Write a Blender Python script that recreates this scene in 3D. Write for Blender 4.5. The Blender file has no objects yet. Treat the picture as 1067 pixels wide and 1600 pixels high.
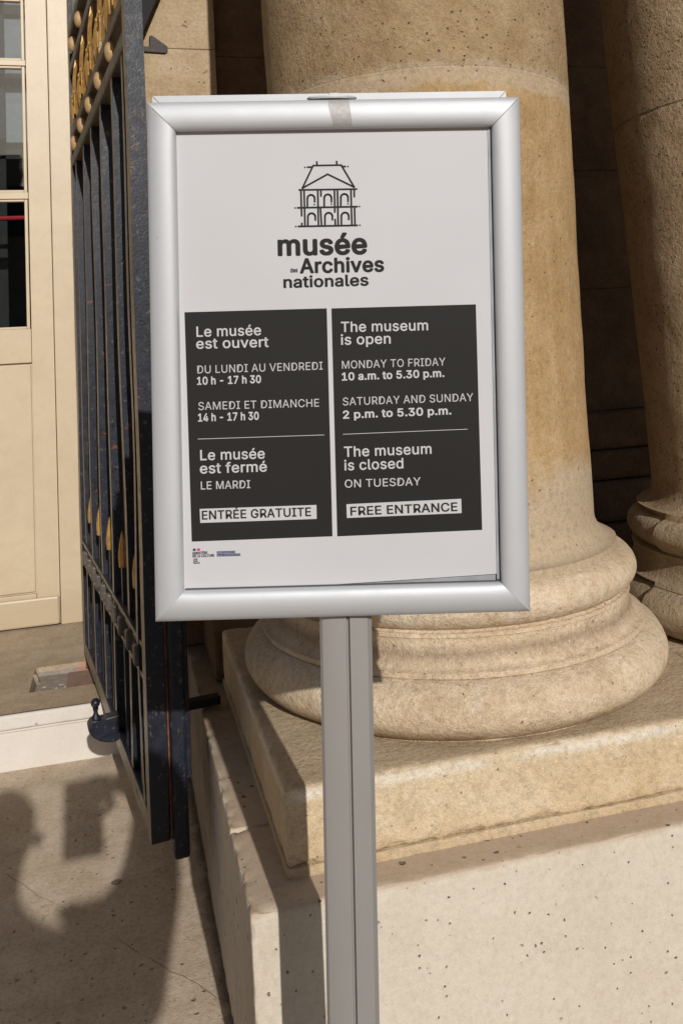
import bpy, bmesh, math, random, os
from mathutils import Vector, Matrix, noise
R = math.radians
scene = bpy.context.scene
col = scene.collection

# ------------------------------------------------------------------ camera, light, exposure
cam_data = bpy.data.cameras.new('camera'); cam = bpy.data.objects.new('camera', cam_data); col.objects.link(cam)
cam_data.sensor_fit = 'VERTICAL'; cam_data.sensor_height = 36.0; cam_data.sensor_width = 36.0
cam_data.lens = 31.23; cam_data.shift_y = -0.240625
cam_data.clip_start = 0.05; cam_data.clip_end = 500
cam.matrix_world = Matrix(((0.96867837, 0.02971363, -0.2465346, 0), (-0.24210607, -0.10767989, -0.96425603, 0),
                           (-0.05519837, 0.99374149, -0.09711333, 1.24), (0, 0, 0, 1)))
scene.camera = cam

SUN_EL, SUN_AZ = 25.0, -2.7           # light travels towards +Y, slightly to -X
world = bpy.data.worlds.new('World'); scene.world = world; world.use_nodes = True
wn = world.node_tree; wn.nodes.clear()
sky = wn.nodes.new('ShaderNodeTexSky'); sky.sky_type = 'NISHITA'; sky.sun_disc = False
sky.sun_elevation = R(SUN_EL); sky.sun_rotation = R(180 + SUN_AZ); sky.air_density = 1.0; sky.dust_density = 1.5
bg = wn.nodes.new('ShaderNodeBackground'); bg.inputs['Strength'].default_value = 0.053
wo = wn.nodes.new('ShaderNodeOutputWorld')
wn.links.new(sky.outputs[0], bg.inputs[0]); wn.links.new(bg.outputs[0], wo.inputs[0])
sd = bpy.data.lights.new('sun', 'SUN'); sd.energy = 3.5; sd.angle = R(0.53); sd.color = (1.0, 0.965, 0.915)
sun = bpy.data.objects.new('sun', sd); col.objects.link(sun)
S = Vector((math.sin(R(SUN_AZ)) * math.cos(R(SUN_EL)), math.cos(R(SUN_AZ)) * math.cos(R(SUN_EL)), -math.sin(R(SUN_EL))))
sun.rotation_euler = S.to_track_quat('-Z', 'Y').to_euler(); sun.location = (2, -8, 6)
vs = scene.view_settings
vs.view_transform = 'Standard'; vs.look = 'None'; vs.gamma = 1.0; vs.use_curve_mapping = False; vs.exposure = 0.0

# ------------------------------------------------------------------ helpers
def tag(o, label=None, cat=None, group=None, kind=None):
    if label: o['label'] = label
    if cat: o['category'] = cat
    if group: o['group'] = group
    if kind: o['kind'] = kind
    return o

def link(name, me, mats, parent=None):
    o = bpy.data.objects.new(name, me)
    if mats is not None:
        for m in (mats if isinstance(mats, (list, tuple)) else [mats]): me.materials.append(m)
    col.objects.link(o)
    if parent is not None: o.parent = parent
    return o

def from_bm(name, bm, mats, parent=None, smooth=False, angle=None):
    bmesh.ops.recalc_face_normals(bm, faces=bm.faces[:])
    me = bpy.data.meshes.new(name); bm.to_mesh(me); bm.free()
    if smooth:
        me.polygons.foreach_set('use_smooth', [True] * len(me.polygons))
        if angle is not None: me.set_sharp_from_angle(angle=R(angle))
    return link(name, me, mats, parent)

def empty(name, loc, rotz=0, mat=None):
    o = bpy.data.objects.new(name, None); o.empty_display_size = 0.1; col.objects.link(o)
    if mat is not None: o.matrix_world = mat
    else: o.location = loc; o.rotation_euler = (0, 0, rotz)
    return o

def box_bm(x0, x1, y0, y1, z0, z1, bev=0.0, bm=None, seg=2):
    own = bm is None
    b = bmesh.new()
    bmesh.ops.create_cube(b, size=1)
    for v in b.verts:
        v.co = Vector(((x0 + x1) / 2 + v.co.x * (x1 - x0), (y0 + y1) / 2 + v.co.y * (y1 - y0), (z0 + z1) / 2 + v.co.z * (z1 - z0)))
    if bev: bmesh.ops.bevel(b, geom=b.edges[:], offset=bev, segments=seg, profile=0.5, affect='EDGES')
    if own: return b
    me = bpy.data.meshes.new('tmp'); b.to_mesh(me); b.free(); bm.from_mesh(me); bpy.data.meshes.remove(me)
    return bm

def box(name, x0, x1, y0, y1, z0, z1, m, parent=None, bev=0.0, seg=2):
    return from_bm(name, box_bm(x0, x1, y0, y1, z0, z1, bev, seg=seg), m, parent)

def prism_bm(poly, axis, a0, a1, bev=0.0):
    """polygon of (u, v) pushed along an axis: 'x' -> (a,u,v), 'y' -> (u,a,v), 'z' -> (u,v,a)"""
    f = {'x': lambda u, v, a: (a, u, v), 'y': lambda u, v, a: (u, a, v), 'z': lambda u, v, a: (u, v, a)}[axis]
    bm = bmesh.new()
    A = [bm.verts.new(f(u, v, a0)) for u, v in poly]; B = [bm.verts.new(f(u, v, a1)) for u, v in poly]
    bm.faces.new(A); bm.faces.new(B[::-1]); n = len(poly)
    for i in range(n): bm.faces.new((A[i], B[i], B[(i + 1) % n], A[(i + 1) % n]))
    if bev: bmesh.ops.bevel(bm, geom=bm.edges[:], offset=bev, segments=2, profile=0.5, affect='EDGES')
    return bm

def lathe_bm(profile, cx, cy, seg=128, rfun=None, a0=0.0, a1=2 * math.pi, close_caps=True):
    bm = bmesh.new(); rings = []
    full = abs((a1 - a0) - 2 * math.pi) < 1e-6
    n = seg if full else seg + 1
    for (r, z) in profile:
        ring = []
        for i in range(n):
            a = a0 + (a1 - a0) * i / seg
            rr, zz = (r, z) if rfun is None else rfun(r, z, a)
            ring.append(bm.verts.new((cx + rr * math.cos(a), cy + rr * math.sin(a), zz)))
        rings.append(ring)
    for k in range(len(rings) - 1):
        for i in range(seg):
            j = (i + 1) % n
            bm.faces.new((rings[k][i], rings[k][j], rings[k + 1][j], rings[k + 1][i]))
    if close_caps and full:
        bm.faces.new(rings[0][::-1]); bm.faces.new(rings[-1])
    return bm

def sphere_bm(c, rx, ry, rz, u=16, v=10):
    bm = bmesh.new(); bmesh.ops.create_uvsphere(bm, u_segments=u, v_segments=v, radius=1)
    for w in bm.verts: w.co = Vector((c[0] + w.co.x * rx, c[1] + w.co.y * ry, c[2] + w.co.z * rz))
    return bm

def merge(bm, other):
    me = bpy.data.meshes.new('tmp'); other.to_mesh(me); other.free(); bm.from_mesh(me); bpy.data.meshes.remove(me)
    return bm

def tube_bm(pts, r, seg=8, closed=False):
    bm = bmesh.new(); rings = []; pts = [Vector(p) for p in pts]; n = len(pts)
    for i, p in enumerate(pts):
        d = (pts[(i + 1) % n] - pts[i - 1]) if closed else (pts[min(i + 1, n - 1)] - pts[max(i - 1, 0)])
        d.normalize(); up = Vector((0, 0, 1)) if abs(d.z) < 0.95 else Vector((1, 0, 0))
        a = d.cross(up).normalized(); b = d.cross(a)
        rr = r[i] if isinstance(r, (list, tuple)) else r
        rings.append([bm.verts.new(p + (a * math.cos(2 * math.pi * k / seg) + b * math.sin(2 * math.pi * k / seg)) * rr) for k in range(seg)])
    for i in range(n if closed else n - 1):
        for k in range(seg):
            bm.faces.new((rings[i][k], rings[i][(k + 1) % seg], rings[(i + 1) % n][(k + 1) % seg], rings[(i + 1) % n][k]))
    if not closed: bm.faces.new(rings[0]); bm.faces.new(rings[-1][::-1])
    return bm

def fbm(p, s, o=3):
    v = 0; a = 1; t = 0
    for _ in range(o):
        v += a * noise.noise(Vector(p) * s); t += a; a *= 0.5; s *= 2.1
    return v / t

def stone_bm(x0, x1, y0, y1, z0, z1, res=0.02, rnd=0.008, amp=0.0015, chip=0.0, seed=0.0, chip_fn=None, skip=''):
    """a worked stone block: gridded faces, rounded arrises, uneven faces, broken edges"""
    bm = bmesh.new(); lo = Vector((x0, y0, z0)); hi = Vector((x1, y1, z1)); cache = {}
    def vert(p):
        k = (round(p[0], 5), round(p[1], 5), round(p[2], 5))
        if k not in cache:
            q = Vector(p)
            inner = Vector([min(max(q[i], lo[i] + rnd), hi[i] - rnd) for i in range(3)])
            d = q - inner; L = d.length
            nrm = d.normalized() if L > 1e-9 else Vector((0, 0, 1))
            ds = sorted([min(q[i] - lo[i], hi[i] - q[i]) for i in range(3)])
            edge = ds[1]                                   # distance to the nearest arris
            q = inner + nrm * rnd
            sp = q + Vector((seed, seed * 1.7, seed * .3))
            off = amp * fbm(sp, 9, 4)
            if chip:
                c = chip if chip_fn is None else chip * chip_fn(q)
                e = max(0.0, 1 - edge / (c * 2.5 + 1e-6))
                off -= c * e * max(0.0, fbm(sp, 38, 4) * 2.6 + 0.2)
            q = q + nrm * off
            cache[k] = bm.verts.new(q)
        return cache[k]
    def ticks(a, b):
        n = max(2, int(round((b - a) / res))); base = [a + (b - a) * i / n for i in range(n + 1)]
        ex = [a + rnd * .35, a + rnd * .8, b - rnd * .8, b - rnd * .35, a + rnd * 1.6, b - rnd * 1.6]
        out = sorted(set([round(t, 6) for t in base + ex if a <= t <= b])); keep = [out[0]]
        for t in out[1:]:
            if t - keep[-1] > rnd * .2: keep.append(t)
        keep[-1] = b; return keep
    tx, ty, tz = ticks(x0, x1), ticks(y0, y1), ticks(z0, z1)
    def grid(A, B, f):
        for i in range(len(A) - 1):
            for j in range(len(B) - 1):
                bm.faces.new((vert(f(A[i], B[j])), vert(f(A[i + 1], B[j])), vert(f(A[i + 1], B[j + 1])), vert(f(A[i], B[j + 1]))))
    grid(tx, tz, lambda a, b: (a, y0, b))
    grid(ty, tz, lambda a, b: (x0, a, b)); grid(tx, ty, lambda a, b: (a, b, z1))
    grid(ty, tz, lambda a, b: (x1, a, b))
    if 'b' not in skip: grid(tx, tz, lambda a, b: (a, y1, b))
    if 'd' not in skip: grid(tx, ty, lambda a, b: (a, b, z0))
    return bm

# ------------------------------------------------------------------ materials
def new_mat(name, rough=0.8, metal=0.0, spec=0.5):
    m = bpy.data.materials.new(name); m.use_nodes = True
    nt = m.node_tree; b = nt.nodes['Principled BSDF']
    b.inputs['Roughness'].default_value = rough; b.inputs['Metallic'].default_value = metal
    b.inputs['Specular IOR Level'].default_value = spec
    return m, nt, b

def N(nt, t, **kw):
    n = nt.nodes.new(t)
    for k, v in kw.items():
        if hasattr(n, k): setattr(n, k, v)
        else: n.inputs[k.replace('_', ' ')].default_value = v
    return n

def coords(nt, scale=(1, 1, 1), loc=(0, 0, 0), use='Object'):
    tc = nt.nodes.new('ShaderNodeTexCoord'); mp = nt.nodes.new('ShaderNodeMapping')
    mp.inputs['Scale'].default_value = scale; mp.inputs['Location'].default_value = loc
    nt.links.new(tc.outputs[use], mp.inputs[0]); return mp.outputs[0]

def noise_n(nt, vec, scale, detail=4, rough=0.6, dist=0.0):
    n = nt.nodes.new('ShaderNodeTexNoise'); n.inputs['Scale'].default_value = scale; n.inputs['Detail'].default_value = detail
    n.inputs['Roughness'].default_value = rough; n.inputs['Distortion'].default_value = dist
    nt.links.new(vec, n.inputs['Vector']); return n.outputs[0]

def ramp(nt, fac, stops):
    r = nt.nodes.new('ShaderNodeValToRGB'); e = r.color_ramp.elements
    while len(e) < len(stops): e.new(0.5)
    for i, (p, c) in enumerate(stops):
        e[i].position = p; e[i].color = (c[0], c[1], c[2], 1) if hasattr(c, '__len__') else (c, c, c, 1)
    nt.links.new(fac, r.inputs[0]); return r.outputs[0]

def mix(nt, fac, a, b, mode='MIX'):
    m = nt.nodes.new('ShaderNodeMix'); m.data_type = 'RGBA'; m.blend_type = mode; m.clamp_factor = True
    for s, v in ((0, fac), (6, a), (7, b)):
        if isinstance(v, (int, float)): m.inputs[s].default_value = v if s == 0 else (v, v, v, 1)
        elif isinstance(v, tuple): m.inputs[s].default_value = (v[0], v[1], v[2], 1)
        else: nt.links.new(v, m.inputs[s])
    return m.outputs[2]

def math_n(nt, op, a, b=0.0, c=None):
    m = nt.nodes.new('ShaderNodeMath'); m.operation = op
    for i, v in enumerate((a, b) if c is None else (a, b, c)):
        if isinstance(v, (int, float)): m.inputs[i].default_value = v
        else: nt.links.new(v, m.inputs[i])
    return m.outputs[0]

def bump(nt, b, layers):
    """layers: (height socket, distance, strength)"""
    prev = None
    for h, d, s in layers:
        n = nt.nodes.new('ShaderNodeBump'); n.inputs['Distance'].default_value = d; n.inputs['Strength'].default_value = s
        nt.links.new(h, n.inputs['Height'])
        if prev is not None: nt.links.new(prev, n.inputs['Normal'])
        prev = n.outputs[0]
    nt.links.new(prev, b.inputs['Normal'])

def pits(nt, vec, scale, size, keep=0.5):
    """small holes: 1 in a hole, 0 outside; only some cells carry one"""
    v = nt.nodes.new('ShaderNodeTexVoronoi'); v.inputs['Scale'].default_value = scale; v.inputs['Randomness'].default_value = 1
    wob = nt.nodes.new('ShaderNodeTexNoise'); wob.inputs['Scale'].default_value = scale * 2.2; wob.inputs['Detail'].default_value = 3
    nt.links.new(vec, wob.inputs['Vector'])
    vm = nt.nodes.new('ShaderNodeVectorMath'); vm.operation = 'MULTIPLY_ADD'
    nt.links.new(wob.outputs[1], vm.inputs[0]); vm.inputs[1].default_value = (0.5 / scale,) * 3; nt.links.new(vec, vm.inputs[2])
    nt.links.new(vm.outputs[0], v.inputs['Vector'])
    sep = nt.nodes.new('ShaderNodeSeparateColor'); nt.links.new(v.outputs['Color'], sep.inputs[0])
    gate = math_n(nt, 'GREATER_THAN', sep.outputs[0], 1 - keep)
    rad = math_n(nt, 'MULTIPLY', sep.outputs[1], size)
    rad = math_n(nt, 'ADD', rad, size * .25)
    d = math_n(nt, 'SUBTRACT', rad, v.outputs['Distance'])
    d = math_n(nt, 'MULTIPLY', d, 5.5 / size * .35)
    d = math_n(nt, 'MINIMUM', math_n(nt, 'MAXIMUM', d, 0.0), 1.0)
    return math_n(nt, 'MULTIPLY', d, gate)

def stone_mat(name, base, light, dark, rough=0.88, pit=(55, 0.16, 0.35), big=(14, 0.1, 0.25), grain=1.0, pit_dark=0.35,
              stain=None, streak=0.0, chalk=0.25, scale=1.0, mott=0.5, speck=1.0, pdepth=.004):
    m, nt, b = new_mat(name, rough, spec=0.25)
    v = coords(nt, (scale,) * 3)
    n1 = noise_n(nt, v, 2.6, 6, .62, .4); n2 = noise_n(nt, v, 13, 6, .65, .3); n3 = noise_n(nt, v, 95, 4, .7)
    n4 = noise_n(nt, v, 420, 2, .6)
    c = ramp(nt, n1, [(0.33, dark), (0.52, base), (0.70, light)])
    c2 = ramp(nt, n2, [(0.32, dark), (0.5, base), (0.66, light)])
    c = mix(nt, mott, c, c2)
    if streak:
        vs_ = coords(nt, (9, 9, .7)); ns = noise_n(nt, vs_, 2.2, 5, .6)
        c = mix(nt, streak, c, ramp(nt, ns, [(0.35, tuple(t * .62 for t in dark)), (0.6, tuple(light))]))
    if stain is not None: c = stain(nt, c)
    ck = ramp(nt, noise_n(nt, v, 31, 5, .75, .6), [(0.62, 0), (0.72, 1)])
    c = mix(nt, math_n(nt, 'MULTIPLY', ck, chalk), c, tuple(min(1, t * 1.3 + .04) for t in light))
    sk = ramp(nt, noise_n(nt, v, 210, 3, .75), [(.60, 0), (.68, 1)])
    c = mix(nt, math_n(nt, 'MULTIPLY', sk, .30 * speck), c, tuple(min(1, t * 1.35 + .06) for t in light))
    c = mix(nt, 0.45 * speck, c, ramp(nt, n3, [(0.3, .45), (0.5, .95), (0.75, 1.25)]), 'MULTIPLY')
    c = mix(nt, 0.4 * speck, c, ramp(nt, n4, [(0.3, .5), (0.55, 1.05)]), 'MULTIPLY')
    p1 = pits(nt, v, *pit); p2 = pits(nt, v, *big)
    pm = math_n(nt, 'MAXIMUM', p1, p2)
    c = mix(nt, math_n(nt, 'MULTIPLY', pm, pit_dark), c, tuple(t * .28 for t in dark))
    nt.links.new(c, b.inputs['Base Color'])
    bump(nt, b, [(n2, .006 * grain, .5), (n3, .0022 * grain, .8), (n4, .0007 * grain, .8), (math_n(nt, 'MULTIPLY', pm, -1), pdepth, 1.0)])
    return m

def height_blend(z0, z1, wob, colour, amount, scale=5.0):
    """weathering whose edge wanders: towards `colour` below z0, none above z1"""
    def f(nt, c):
        g = nt.nodes.new('ShaderNodeNewGeometry'); s = nt.nodes.new('ShaderNodeSeparateXYZ'); nt.links.new(g.outputs['Position'], s.inputs[0])
        n = noise_n(nt, g.outputs['Position'], scale, 5, .65, .6)
        z = math_n(nt, 'ADD', s.outputs[2], math_n(nt, 'MULTIPLY', math_n(nt, 'SUBTRACT', n, .5), wob))
        k = math_n(nt, 'DIVIDE', math_n(nt, 'SUBTRACT', z1, z), z1 - z0)
        k = math_n(nt, 'MINIMUM', math_n(nt, 'MAXIMUM', k, 0.0), 1.0)
        return mix(nt, math_n(nt, 'MULTIPLY', k, amount), c, colour)
    return f

M = {}
def dirt_and_shade(nt, c):
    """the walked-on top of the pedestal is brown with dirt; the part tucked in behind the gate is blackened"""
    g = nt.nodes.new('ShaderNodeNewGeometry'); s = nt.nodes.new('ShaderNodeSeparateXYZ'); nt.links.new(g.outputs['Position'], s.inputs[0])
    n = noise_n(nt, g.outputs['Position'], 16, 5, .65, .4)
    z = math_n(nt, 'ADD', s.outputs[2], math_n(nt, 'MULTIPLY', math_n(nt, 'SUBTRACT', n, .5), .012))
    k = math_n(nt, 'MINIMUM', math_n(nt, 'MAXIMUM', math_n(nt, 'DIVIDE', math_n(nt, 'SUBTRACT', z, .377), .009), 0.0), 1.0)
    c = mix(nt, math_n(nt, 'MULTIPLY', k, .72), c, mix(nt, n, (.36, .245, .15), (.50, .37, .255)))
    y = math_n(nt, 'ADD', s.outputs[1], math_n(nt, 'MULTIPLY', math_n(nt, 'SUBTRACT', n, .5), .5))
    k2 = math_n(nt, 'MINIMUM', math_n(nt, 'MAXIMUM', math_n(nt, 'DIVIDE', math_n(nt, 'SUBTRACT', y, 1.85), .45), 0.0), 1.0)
    return mix(nt, math_n(nt, 'MULTIPLY', k2, .72), c, (.17, .115, .07))  # rear tone: the notice's cast shadow painted in together with real dirt
def pale_marks(nt, c):
    """hair-fine rusty veins, faint rubbed patches and peppered specks on the dressed limestone"""
    v = coords(nt); vv = coords(nt, (1, 1, .45))
    sp = ramp(nt, noise_n(nt, v, 150, 3, .8), [(.67, 0), (.71, 1)])
    c = mix(nt, math_n(nt, 'MULTIPLY', sp, .5), c, (.30, .22, .14))
    vn = nt.nodes.new('ShaderNodeTexVoronoi'); vn.feature = 'DISTANCE_TO_EDGE'; vn.inputs['Scale'].default_value = 9
    vm = nt.nodes.new('ShaderNodeVectorMath'); vm.operation = 'MULTIPLY_ADD'; w = nt.nodes.new('ShaderNodeTexNoise'); w.inputs['Scale'].default_value = 14; w.inputs['Detail'].default_value = 5
    nt.links.new(vv, w.inputs['Vector']); nt.links.new(w.outputs[1], vm.inputs[0]); vm.inputs[1].default_value = (.12,) * 3; nt.links.new(vv, vm.inputs[2]); nt.links.new(vm.outputs[0], vn.inputs['Vector'])
    ln = ramp(nt, vn.outputs['Distance'], [(.004, 1), (.016, 0)])
    k = math_n(nt, 'MULTIPLY', ln, ramp(nt, noise_n(nt, v, 5, 4, .6), [(.50, 0), (.60, 1)]))
    c = mix(nt, math_n(nt, 'MULTIPLY', k, .30), c, (.40, .27, .15))
    pt = ramp(nt, noise_n(nt, vv, 7, 6, .7, .8), [(.52, 0), (.68, 1)])
    return mix(nt, math_n(nt, 'MULTIPLY', pt, .30), c, (.50, .405, .30))
def joint_band(nt, c):
    """greyish lime smeared round the joint of the drums"""
    g = nt.nodes.new('ShaderNodeNewGeometry'); s = nt.nodes.new('ShaderNodeSeparateXYZ'); nt.links.new(g.outputs['Position'], s.inputs[0])
    n = noise_n(nt, g.outputs['Position'], 9, 6, .7, .5)
    z = math_n(nt, 'ADD', s.outputs[2], math_n(nt, 'MULTIPLY', math_n(nt, 'SUBTRACT', n, .5), .10))
    k = math_n(nt, 'MINIMUM', math_n(nt, 'MAXIMUM', math_n(nt, 'MULTIPLY', math_n(nt, 'SUBTRACT', .034, math_n(nt, 'ABSOLUTE', math_n(nt, 'SUBTRACT', z, 1.79))), 60.0), 0.0), 1.0)
    return mix(nt, math_n(nt, 'MULTIPLY', k, .55), c, (.47, .385, .285))
def worn_arris(nt, c):
    """chalky rubbed line along the upper edge, brown dirt on the flat above it"""
    g = nt.nodes.new('ShaderNodeNewGeometry'); s = nt.nodes.new('ShaderNodeSeparateXYZ'); nt.links.new(g.outputs['Position'], s.inputs[0])
    n = noise_n(nt, g.outputs['Position'], 7, 5, .7, .3); n2 = noise_n(nt, g.outputs['Position'], 28, 5, .7, .3)
    z = math_n(nt, 'ADD', s.outputs[2], math_n(nt, 'MULTIPLY', math_n(nt, 'SUBTRACT', n2, .5), .016))
    k = math_n(nt, 'MAXIMUM', math_n(nt, 'SUBTRACT', 1.0, math_n(nt, 'DIVIDE', math_n(nt, 'ABSOLUTE', math_n(nt, 'SUBTRACT', z, .512)), .014)), 0.0)
    k = math_n(nt, 'MULTIPLY', k, ramp(nt, n, [(.38, 0), (.55, 1)]))
    c = mix(nt, math_n(nt, 'MULTIPLY', k, .9), c, (.74, .67, .57))
    top = math_n(nt, 'MINIMUM', math_n(nt, 'MAXIMUM', math_n(nt, 'DIVIDE', math_n(nt, 'SUBTRACT', z, .520), .006), 0.0), 1.0)
    c = mix(nt, math_n(nt, 'MULTIPLY', top, .5), c, (.37, .28, .19))
    low = math_n(nt, 'MINIMUM', math_n(nt, 'MAXIMUM', math_n(nt, 'DIVIDE', math_n(nt, 'SUBTRACT', .418, z), .02), 0.0), 1.0)
    return mix(nt, math_n(nt, 'MULTIPLY', low, .4), c, (.40, .29, .17))
M['ochre'] = stone_mat('ochre_limestone', (.425, .28, .135), (.50, .36, .205), (.33, .20, .085), pit=(70, .17, .28), big=(18, .085, .22),
                       grain=.9, stain=lambda nt, c: joint_band(nt, height_blend(.93, 1.0, .34, (.46, .365, .255), .85)(nt, c)), streak=.12, chalk=.35)
M['coarse'] = stone_mat('coarse_pitted_limestone', (.42, .30, .18), (.50, .38, .25), (.32, .21, .11), pit=(105, .27, .6), big=(44, .15, .42),
                        grain=2.8, pit_dark=.55, chalk=.15, pdepth=.007)
def base_dirt(nt, c):
    """old dirt lodged in the hollow between the two rolls and along the foot, rubbed pale on the swell"""
    g = nt.nodes.new('ShaderNodeNewGeometry'); s = nt.nodes.new('ShaderNodeSeparateXYZ'); nt.links.new(g.outputs['Position'], s.inputs[0])
    n = noise_n(nt, g.outputs['Position'], 6, 5, .65, .5); n2 = noise_n(nt, g.outputs['Position'], 24, 5, .7, .5)
    z = math_n(nt, 'ADD', s.outputs[2], math_n(nt, 'MULTIPLY', math_n(nt, 'SUBTRACT', n, .5), .03))
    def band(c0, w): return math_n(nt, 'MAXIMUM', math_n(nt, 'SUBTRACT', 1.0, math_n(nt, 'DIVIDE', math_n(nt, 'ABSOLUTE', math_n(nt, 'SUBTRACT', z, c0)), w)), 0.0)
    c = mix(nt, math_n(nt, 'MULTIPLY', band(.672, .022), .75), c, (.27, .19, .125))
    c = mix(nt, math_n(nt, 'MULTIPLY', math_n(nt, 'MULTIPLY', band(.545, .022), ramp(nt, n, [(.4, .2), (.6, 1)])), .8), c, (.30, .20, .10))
    c = mix(nt, math_n(nt, 'MULTIPLY', math_n(nt, 'MULTIPLY', band(.745, .035), ramp(nt, n2, [(.52, 0), (.66, 1)])), .55), c, (.66, .60, .51))
    return mix(nt, math_n(nt, 'MULTIPLY', math_n(nt, 'MULTIPLY', band(.61, .05), ramp(nt, n2, [(.54, 0), (.68, 1)])), .5), c, (.64, .57, .47))
M['base'] = stone_mat('base_limestone', (.64, .50, .345), (.73, .60, .44), (.48, .35, .215), pit=(75, .17, .3), big=(16, .05, .2), grain=2.2, speck=1.1, chalk=.55, stain=base_dirt)
M['base2'] = stone_mat('base_limestone_weathered', (.44, .34, .225), (.52, .42, .30), (.32, .23, .14), pit=(75, .15, .25), big=(16, .05, .2), grain=2.4, chalk=.3)
M['upper'] = stone_mat('rough_upper_drum_limestone', (.36, .25, .135), (.43, .315, .19), (.26, .165, .08), pit=(95, .22, .45), big=(38, .12, .35), grain=2.3, pit_dark=.6, chalk=.2, stain=joint_band, pdepth=.006)
M['plinth'] = stone_mat('plinth_limestone', (.60, .465, .30), (.68, .555, .395), (.46, .33, .18), pit=(70, .15, .16), big=(13, .05, .15), grain=1.7, speck=1.0, chalk=.4, stain=worn_arris)
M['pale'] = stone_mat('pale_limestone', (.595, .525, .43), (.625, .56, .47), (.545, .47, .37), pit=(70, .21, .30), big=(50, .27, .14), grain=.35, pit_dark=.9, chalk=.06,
                      mott=.35, speck=.45, stain=lambda nt, c: pale_marks(nt, dirt_and_shade(nt, c)))
M['ledge'] = M['pale']
M['grimy_shaded'] = stone_mat('grimy_shaded_wall_limestone', (.165, .10, .052), (.23, .15, .085), (.10, .06, .03), grain=1.0, chalk=.1)  # dirty wall stone, darkened further to paint in the recess shade
M['wall'] = stone_mat('wall_limestone', (.44, .325, .20), (.51, .405, .28), (.34, .24, .135), pit=(55, .16, .22), big=(15, .08, .2), grain=.8, chalk=.25)
M['ground'] = stone_mat('worn_paving', (.57, .455, .335), (.66, .55, .43), (.44, .335, .235), pit=(52, .20, .38), big=(11, .07, .14), grain=.8, pit_dark=.55, chalk=.3)
M['landing'] = stone_mat('landing_stone', (.41, .32, .22), (.48, .39, .29), (.31, .23, .15), pit=(45, .14, .12), grain=.5, chalk=.1)
M['marble'] = stone_mat('white_step_stone', (.64, .59, .53), (.67, .63, .58), (.58, .525, .455), pit=(40, .12, .06), big=(9, .04, .08), grain=.2, chalk=.04, mott=.3, speck=.2)
M['filler'] = stone_mat('reddish_filler', (.25, .165, .125), (.31, .215, .165), (.19, .12, .09), grain=1.0)
M['mortar'] = stone_mat('grey_mortar', (.36, .28, .20), (.43, .35, .26), (.27, .20, .14), grain=1.5)
M['far_wall'] = stone_mat('courtyard_stone', (.40, .33, .25), (.46, .39, .30), (.33, .27, .2), grain=.3, scale=.3)

def plain(name, c, rough=.5, metal=0.0, spec=.5, var=.15, vscale=30, bmp=0.0, bscale=200):
    m, nt, b = new_mat(name, rough, metal, spec); v = coords(nt)
    n = noise_n(nt, v, vscale, 4, .6)
    nt.links.new(ramp(nt, n, [(.3, tuple(t * (1 - var) for t in c)), (.7, tuple(t * (1 + var) for t in c))]), b.inputs['Base Color'])
    if bmp: bump(nt, b, [(noise_n(nt, v, bscale, 4, .6), bmp, .8)])
    return m
def paint_mat():
    m, nt, b = new_mat('cream_door_paint', .42); v = coords(nt); n = noise_n(nt, v, 6, 4, .6)
    c = ramp(nt, n, [(.3, (.51, .41, .28)), (.7, (.545, .445, .305))])
    g = nt.nodes.new('ShaderNodeNewGeometry')
    d = ramp(nt, noise_n(nt, g.outputs['Position'], 13, 6, .75, .8), [(.45, 0), (.62, 1)])
    c = mix(nt, math_n(nt, 'MULTIPLY', d, .22), height_blend(.24, .36, .10, (.34, .25, .15), .35)(nt, c), (.42, .32, .20))
    nt.links.new(c, b.inputs['Base Color']); bump(nt, b, [(noise_n(nt, coords(nt, (60, 60, 4)), 3, 4, .6), .0006, .5), (noise_n(nt, v, 25, 4, .6), .001, .4)])
    return m
M['paint'] = paint_mat()
M['gold'] = plain('gilded_iron', (.42, .235, .065), .4, .25, var=.3, vscale=60, bmp=.001)
M['bead'] = plain('faded_gilding', (.42, .265, .12), .55, .05, var=.2, vscale=70, bmp=.0008)
M['dark_room'] = plain('dark_interior', (.03, .028, .026), .8)
M['screen'] = plain('pale_blue_grey_sheet', (.23, .25, .28), .6); M['red'] = plain('red_strap', (.55, .02, .03), .5)
M['rust'] = plain('rust', (.17, .055, .02), .85, var=.5, vscale=80, bmp=.001)

def iron_mat(name, worn=0.0):
    m, nt, b = new_mat(name, .42, 0, .3); v = coords(nt)
    n = noise_n(nt, v, 40, 5, .65); n2 = noise_n(nt, v, 160, 4, .7)
    c = ramp(nt, n, [(.3, (.009, .011, .018)), (.6, (.014, .017, .027)), (.8, (.028, .031, .040))])
    k = ramp(nt, noise_n(nt, v, 75, 5, .72, .5), [(.60, 0), (.65, 1)])
    c = mix(nt, math_n(nt, 'MULTIPLY', k, .55), c, (.16, .13, .10))
    k2 = ramp(nt, noise_n(nt, v, 22, 6, .75, .8), [(.63, 0), (.66, 1)])
    c = mix(nt, math_n(nt, 'MULTIPLY', k2, .8), c, (.16, .05, .02))
    if worn:
        k3 = ramp(nt, noise_n(nt, v, 28, 5, .7, .4), [(.28, .15), (.5, 1)])
        c = mix(nt, math_n(nt, 'MULTIPLY', k3, worn), c, (.36, .29, .20))
    nt.links.new(c, b.inputs['Base Color'])
    nt.links.new(ramp(nt, n, [(.3, .32), (.7, .55)]) , b.inputs['Roughness'])
    bump(nt, b, [(n, .0012, .5), (n2, .0007, .7)])
    return m
M['iron'] = iron_mat('dark_blue_iron'); M['worn_iron'] = iron_mat('iron_with_worn_dusty_face', .7)
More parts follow.
